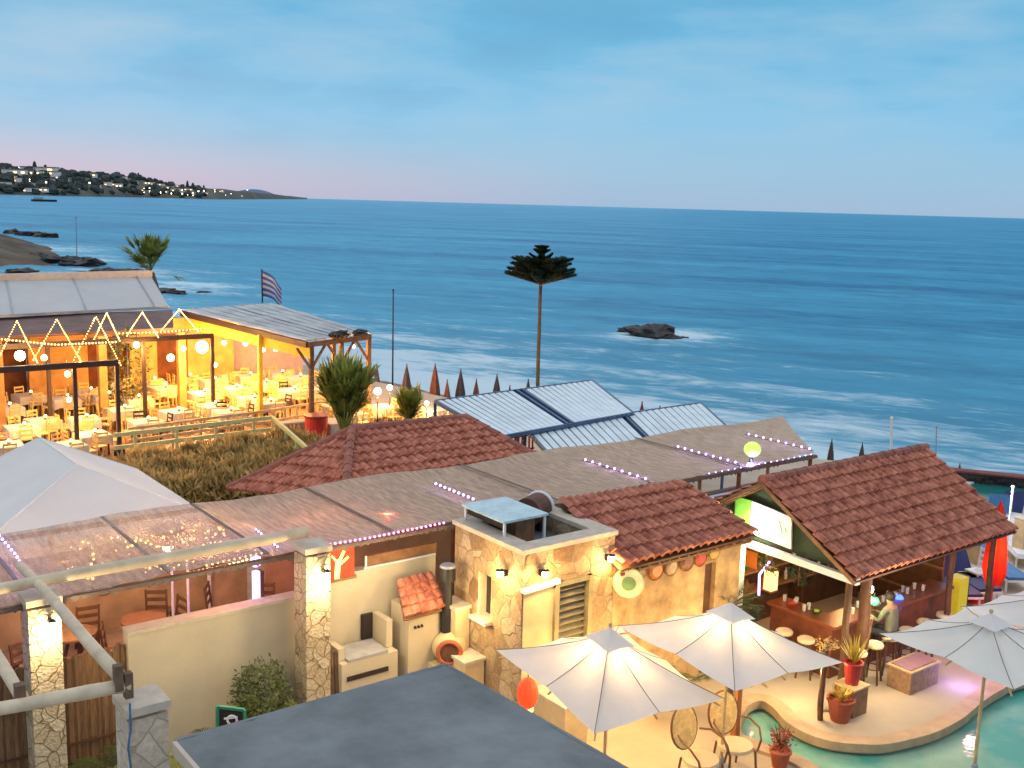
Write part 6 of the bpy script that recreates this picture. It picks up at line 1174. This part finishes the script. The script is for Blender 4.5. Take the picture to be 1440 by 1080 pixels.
for i, (px, py, y, r, e_) in enumerate(pl):
    o = pr0 if i == 0 else copy_tree(pr0); o.location = at(px, py, y=y); [setattr(k, 'scale', (r / .1,) * 3) for k in o.children if k.name.startswith('globe')]; lamp(o.location + Vector((0, 0, -r - .1)), e_ * .95, (1, .46, .12), .12)
    if px > 480 and px != 497:
        for k in o.children:
            if k.name.startswith('cord'): k.rotation_euler = (PI, 0, 0); k.scale = (2, 2, o.location.z / .5)
        o['label'] = 'glowing globe lamp on a short stem among the outer tables by the palms'; o['group'] = 'stem lamps by the palms'
# tables and chairs
def table():
    o = thing('dining_table', 'restaurant table laid with a white cloth on the terrace', 'table', (0, 0, 0), 0, 'white clothed tables')
    MB().box((0, 0, .74), (.95, .95, .03)).build('tabletop', 'pwood', o)
    for x in (-.4, .4):
        for y in (-.4, .4): MB().box((x, y, .36), (.06, .06, .72)).build('leg', 'dwood', o)
    mb = MB(); n = 32
    for z, k, w_ in [(.765, 0, 0), (.765, .5, 0), (.74, .52, 0), (.45, .54, .04)]:
        for i in range(n): g = 2 * PI * i / n; c_, s_ = math.cos(g), math.sin(g); q = k / max(abs(c_), abs(s_)); q *= 1 + w_ * math.sin(i * 3.1); mb.v.append((q * c_, q * s_, z - (.07 if w_ and i % 8 == 4 else 0)))
    mb.f = [(j * n + i, j * n + (i + 1) % n, (j + 1) * n + (i + 1) % n, (j + 1) * n + i) for j in range(3) for i in range(n)]; mb.build('cloth', 'cloth', o); return o
tb0 = table(); X['chairw'] = mat('cream_chair_paint', (.66, .46, .15), .6, .12)
ch0 = simple_chair('taverna_chair', (0, 0, 0), 0, 'cream painted wooden taverna chair at a white clothed table', 'rattan', 'chairw', 'cream taverna chairs')
chd = simple_chair('wicker_chair', (0, 0, 0), 0, 'dark wicker chair pushed to a table near the terrace railing', 'black', 'black', 'dark wicker chairs')
tag(MB().box((11.5, 41.2, .012), (20, 13.4, .02)).build('restaurant_floor', mat('brown_tiles', (.24, .12, .055), .55, .35, 1.5, .2)), 'warm brown tiled floor of the restaurant terrace', 'floor', kind='structure')
tabs = [(10, 572), (60, 590), (118, 588), (40, 555), (92, 560), (150, 556), (205, 592), (192, 560), (248, 578), (230, 545), (322, 578), (285, 552), (330, 545), (378, 565), (372, 538), (412, 548), (448, 545), (130, 610), (8, 625), (420, 530), (265, 530), (165, 535), (70, 535), (320, 525), (30, 600), (95, 625), (172, 575), (215, 535), (300, 570), (355, 560), (125, 550), (300, 535), (395, 525), (350, 528), (20, 535)]
chn = [0, 0]
for i, (px, py) in enumerate(tabs):
    q_ = at(px, py, z=.75); o = tb0 if i == 0 else copy_tree(tb0); o.location = (q_.x, q_.y, 0); o.rotation_euler.z = random.uniform(-.15, .15)
    for k in range(4):
        dk = px in (322, 205, 378, 412) and k in (0, 3); sx = chd if dk else ch0; j = 1 if dk else 0; c = sx if chn[j] == 0 else copy_tree(sx); chn[j] += 1
        g = o.rotation_euler.z + k * PI / 2; c.location = (q_.x + .68 * math.sin(-g) * -1 * -1, q_.y + .68 * math.cos(g), 0); c.location = (q_.x - .66 * math.sin(g), q_.y + .66 * math.cos(g), 0); c.rotation_euler.z = g + random.uniform(-.2, .2)
cnd = thing('table_candle', 'little glowing candle glass on a white clothed restaurant table', 'candle', (0, 0, 0), 0, 'candle glasses on the tables'); MB().lathe((0, 0, 0), [(0, 0), (.05, 0), (.06, .1), (.05, .1), (0, .03)], 8).build('glass', 'bottleb', cnd); MB().sph((0, 0, .13), .045, n=7, m=5).build('flame', 'bulb', cnd)
for i, (px, py) in enumerate(tabs):
    q_ = at(px, py, z=.78); o = cnd if i == 0 else copy_tree(cnd); o.location = (q_.x + .1, q_.y, .775)
t2 = [(492, 580), (535, 572), (472, 592), (470, 570), (610, 575)]
for i, (px, py) in enumerate(t2):
    q_ = at(px, py, z=.75); o = copy_tree(tb0); o.location = (q_.x, q_.y, 0); o['label'] = 'white clothed table on the outer terrace among the palms'; o['group'] = 'outer white tables'
    for k in range(4):
        c = copy_tree(ch0); g = k * PI / 2 + .3; c.location = (q_.x - .66 * math.sin(g), q_.y + .66 * math.cos(g), 0); c.rotation_euler.z = g; c['label'] = 'cream taverna chair at an outer table among the palms'; c['group'] = 'outer taverna chairs'
q_ = at(445, 607, z=.5); o = thing('red_drum', 'round red drum standing at the end of the terrace railing', 'drum', (q_.x, q_.y, 0)); MB().cyl((0, 0, .05), (0, 0, 1.1), .42, .42, 20).build('body', 'red', o); MB().lathe((0, 0, 0), [(.44, 1.06), (.46, 1.1), (.44, 1.14), (0, 1.14)], 20).build('lid', mat('dark_red_lid', (.3, .03, .02), .5), o)
# trees and greenery inside the restaurant
bush('potted_shrub', (at(182, 520, y=43).x, 43.4, 0), 1.3, (.7, .7, 1.4), 900, .1, 'leaf', 'dark shrub growing between the restaurant columns', 'shrub')
for i, (px, py) in enumerate([(282, 560), (395, 560), (150, 590)]): q_ = at(px, py, z=.3); bush('potted_shrub', (q_.x, q_.y, .1), .4, (1, 1, .8), 220, .06, 'leaf', ['small green shrub between the middle restaurant tables', 'small green shrub near the dark wicker chairs', 'small green shrub at the foot of the nearest dark post'][i])
o = thing('stone_terrace_wall', 'rough stone retaining wall under the outer end of the railing', 'wall', (17, 34.5, 0)); a_, b_ = at(392, 604, z=.3), at(462, 596, z=.3); MB().bar((a_.x, a_.y, .25), (b_.x, b_.y, .25), .4, .5).build('wall', 'lowstone', o, off=True); MB().bar((a_.x, a_.y, .53), (b_.x, b_.y, .53), .46, .06).build('coping', 'cap', o, off=True)
o = thing('water_platform', 'low dark floating platform on the sea off the headland', 'platform', at(62, 283.5, z=-3)); MB().box((0, 0, 1.2), (26, 8, 2.4)).build('deck', 'dark', o); MB().box((-6, 0, 3.6), (9, 5, 2.4)).build('cabin', 'grey', o)
# remove leftover helper-free empties: none
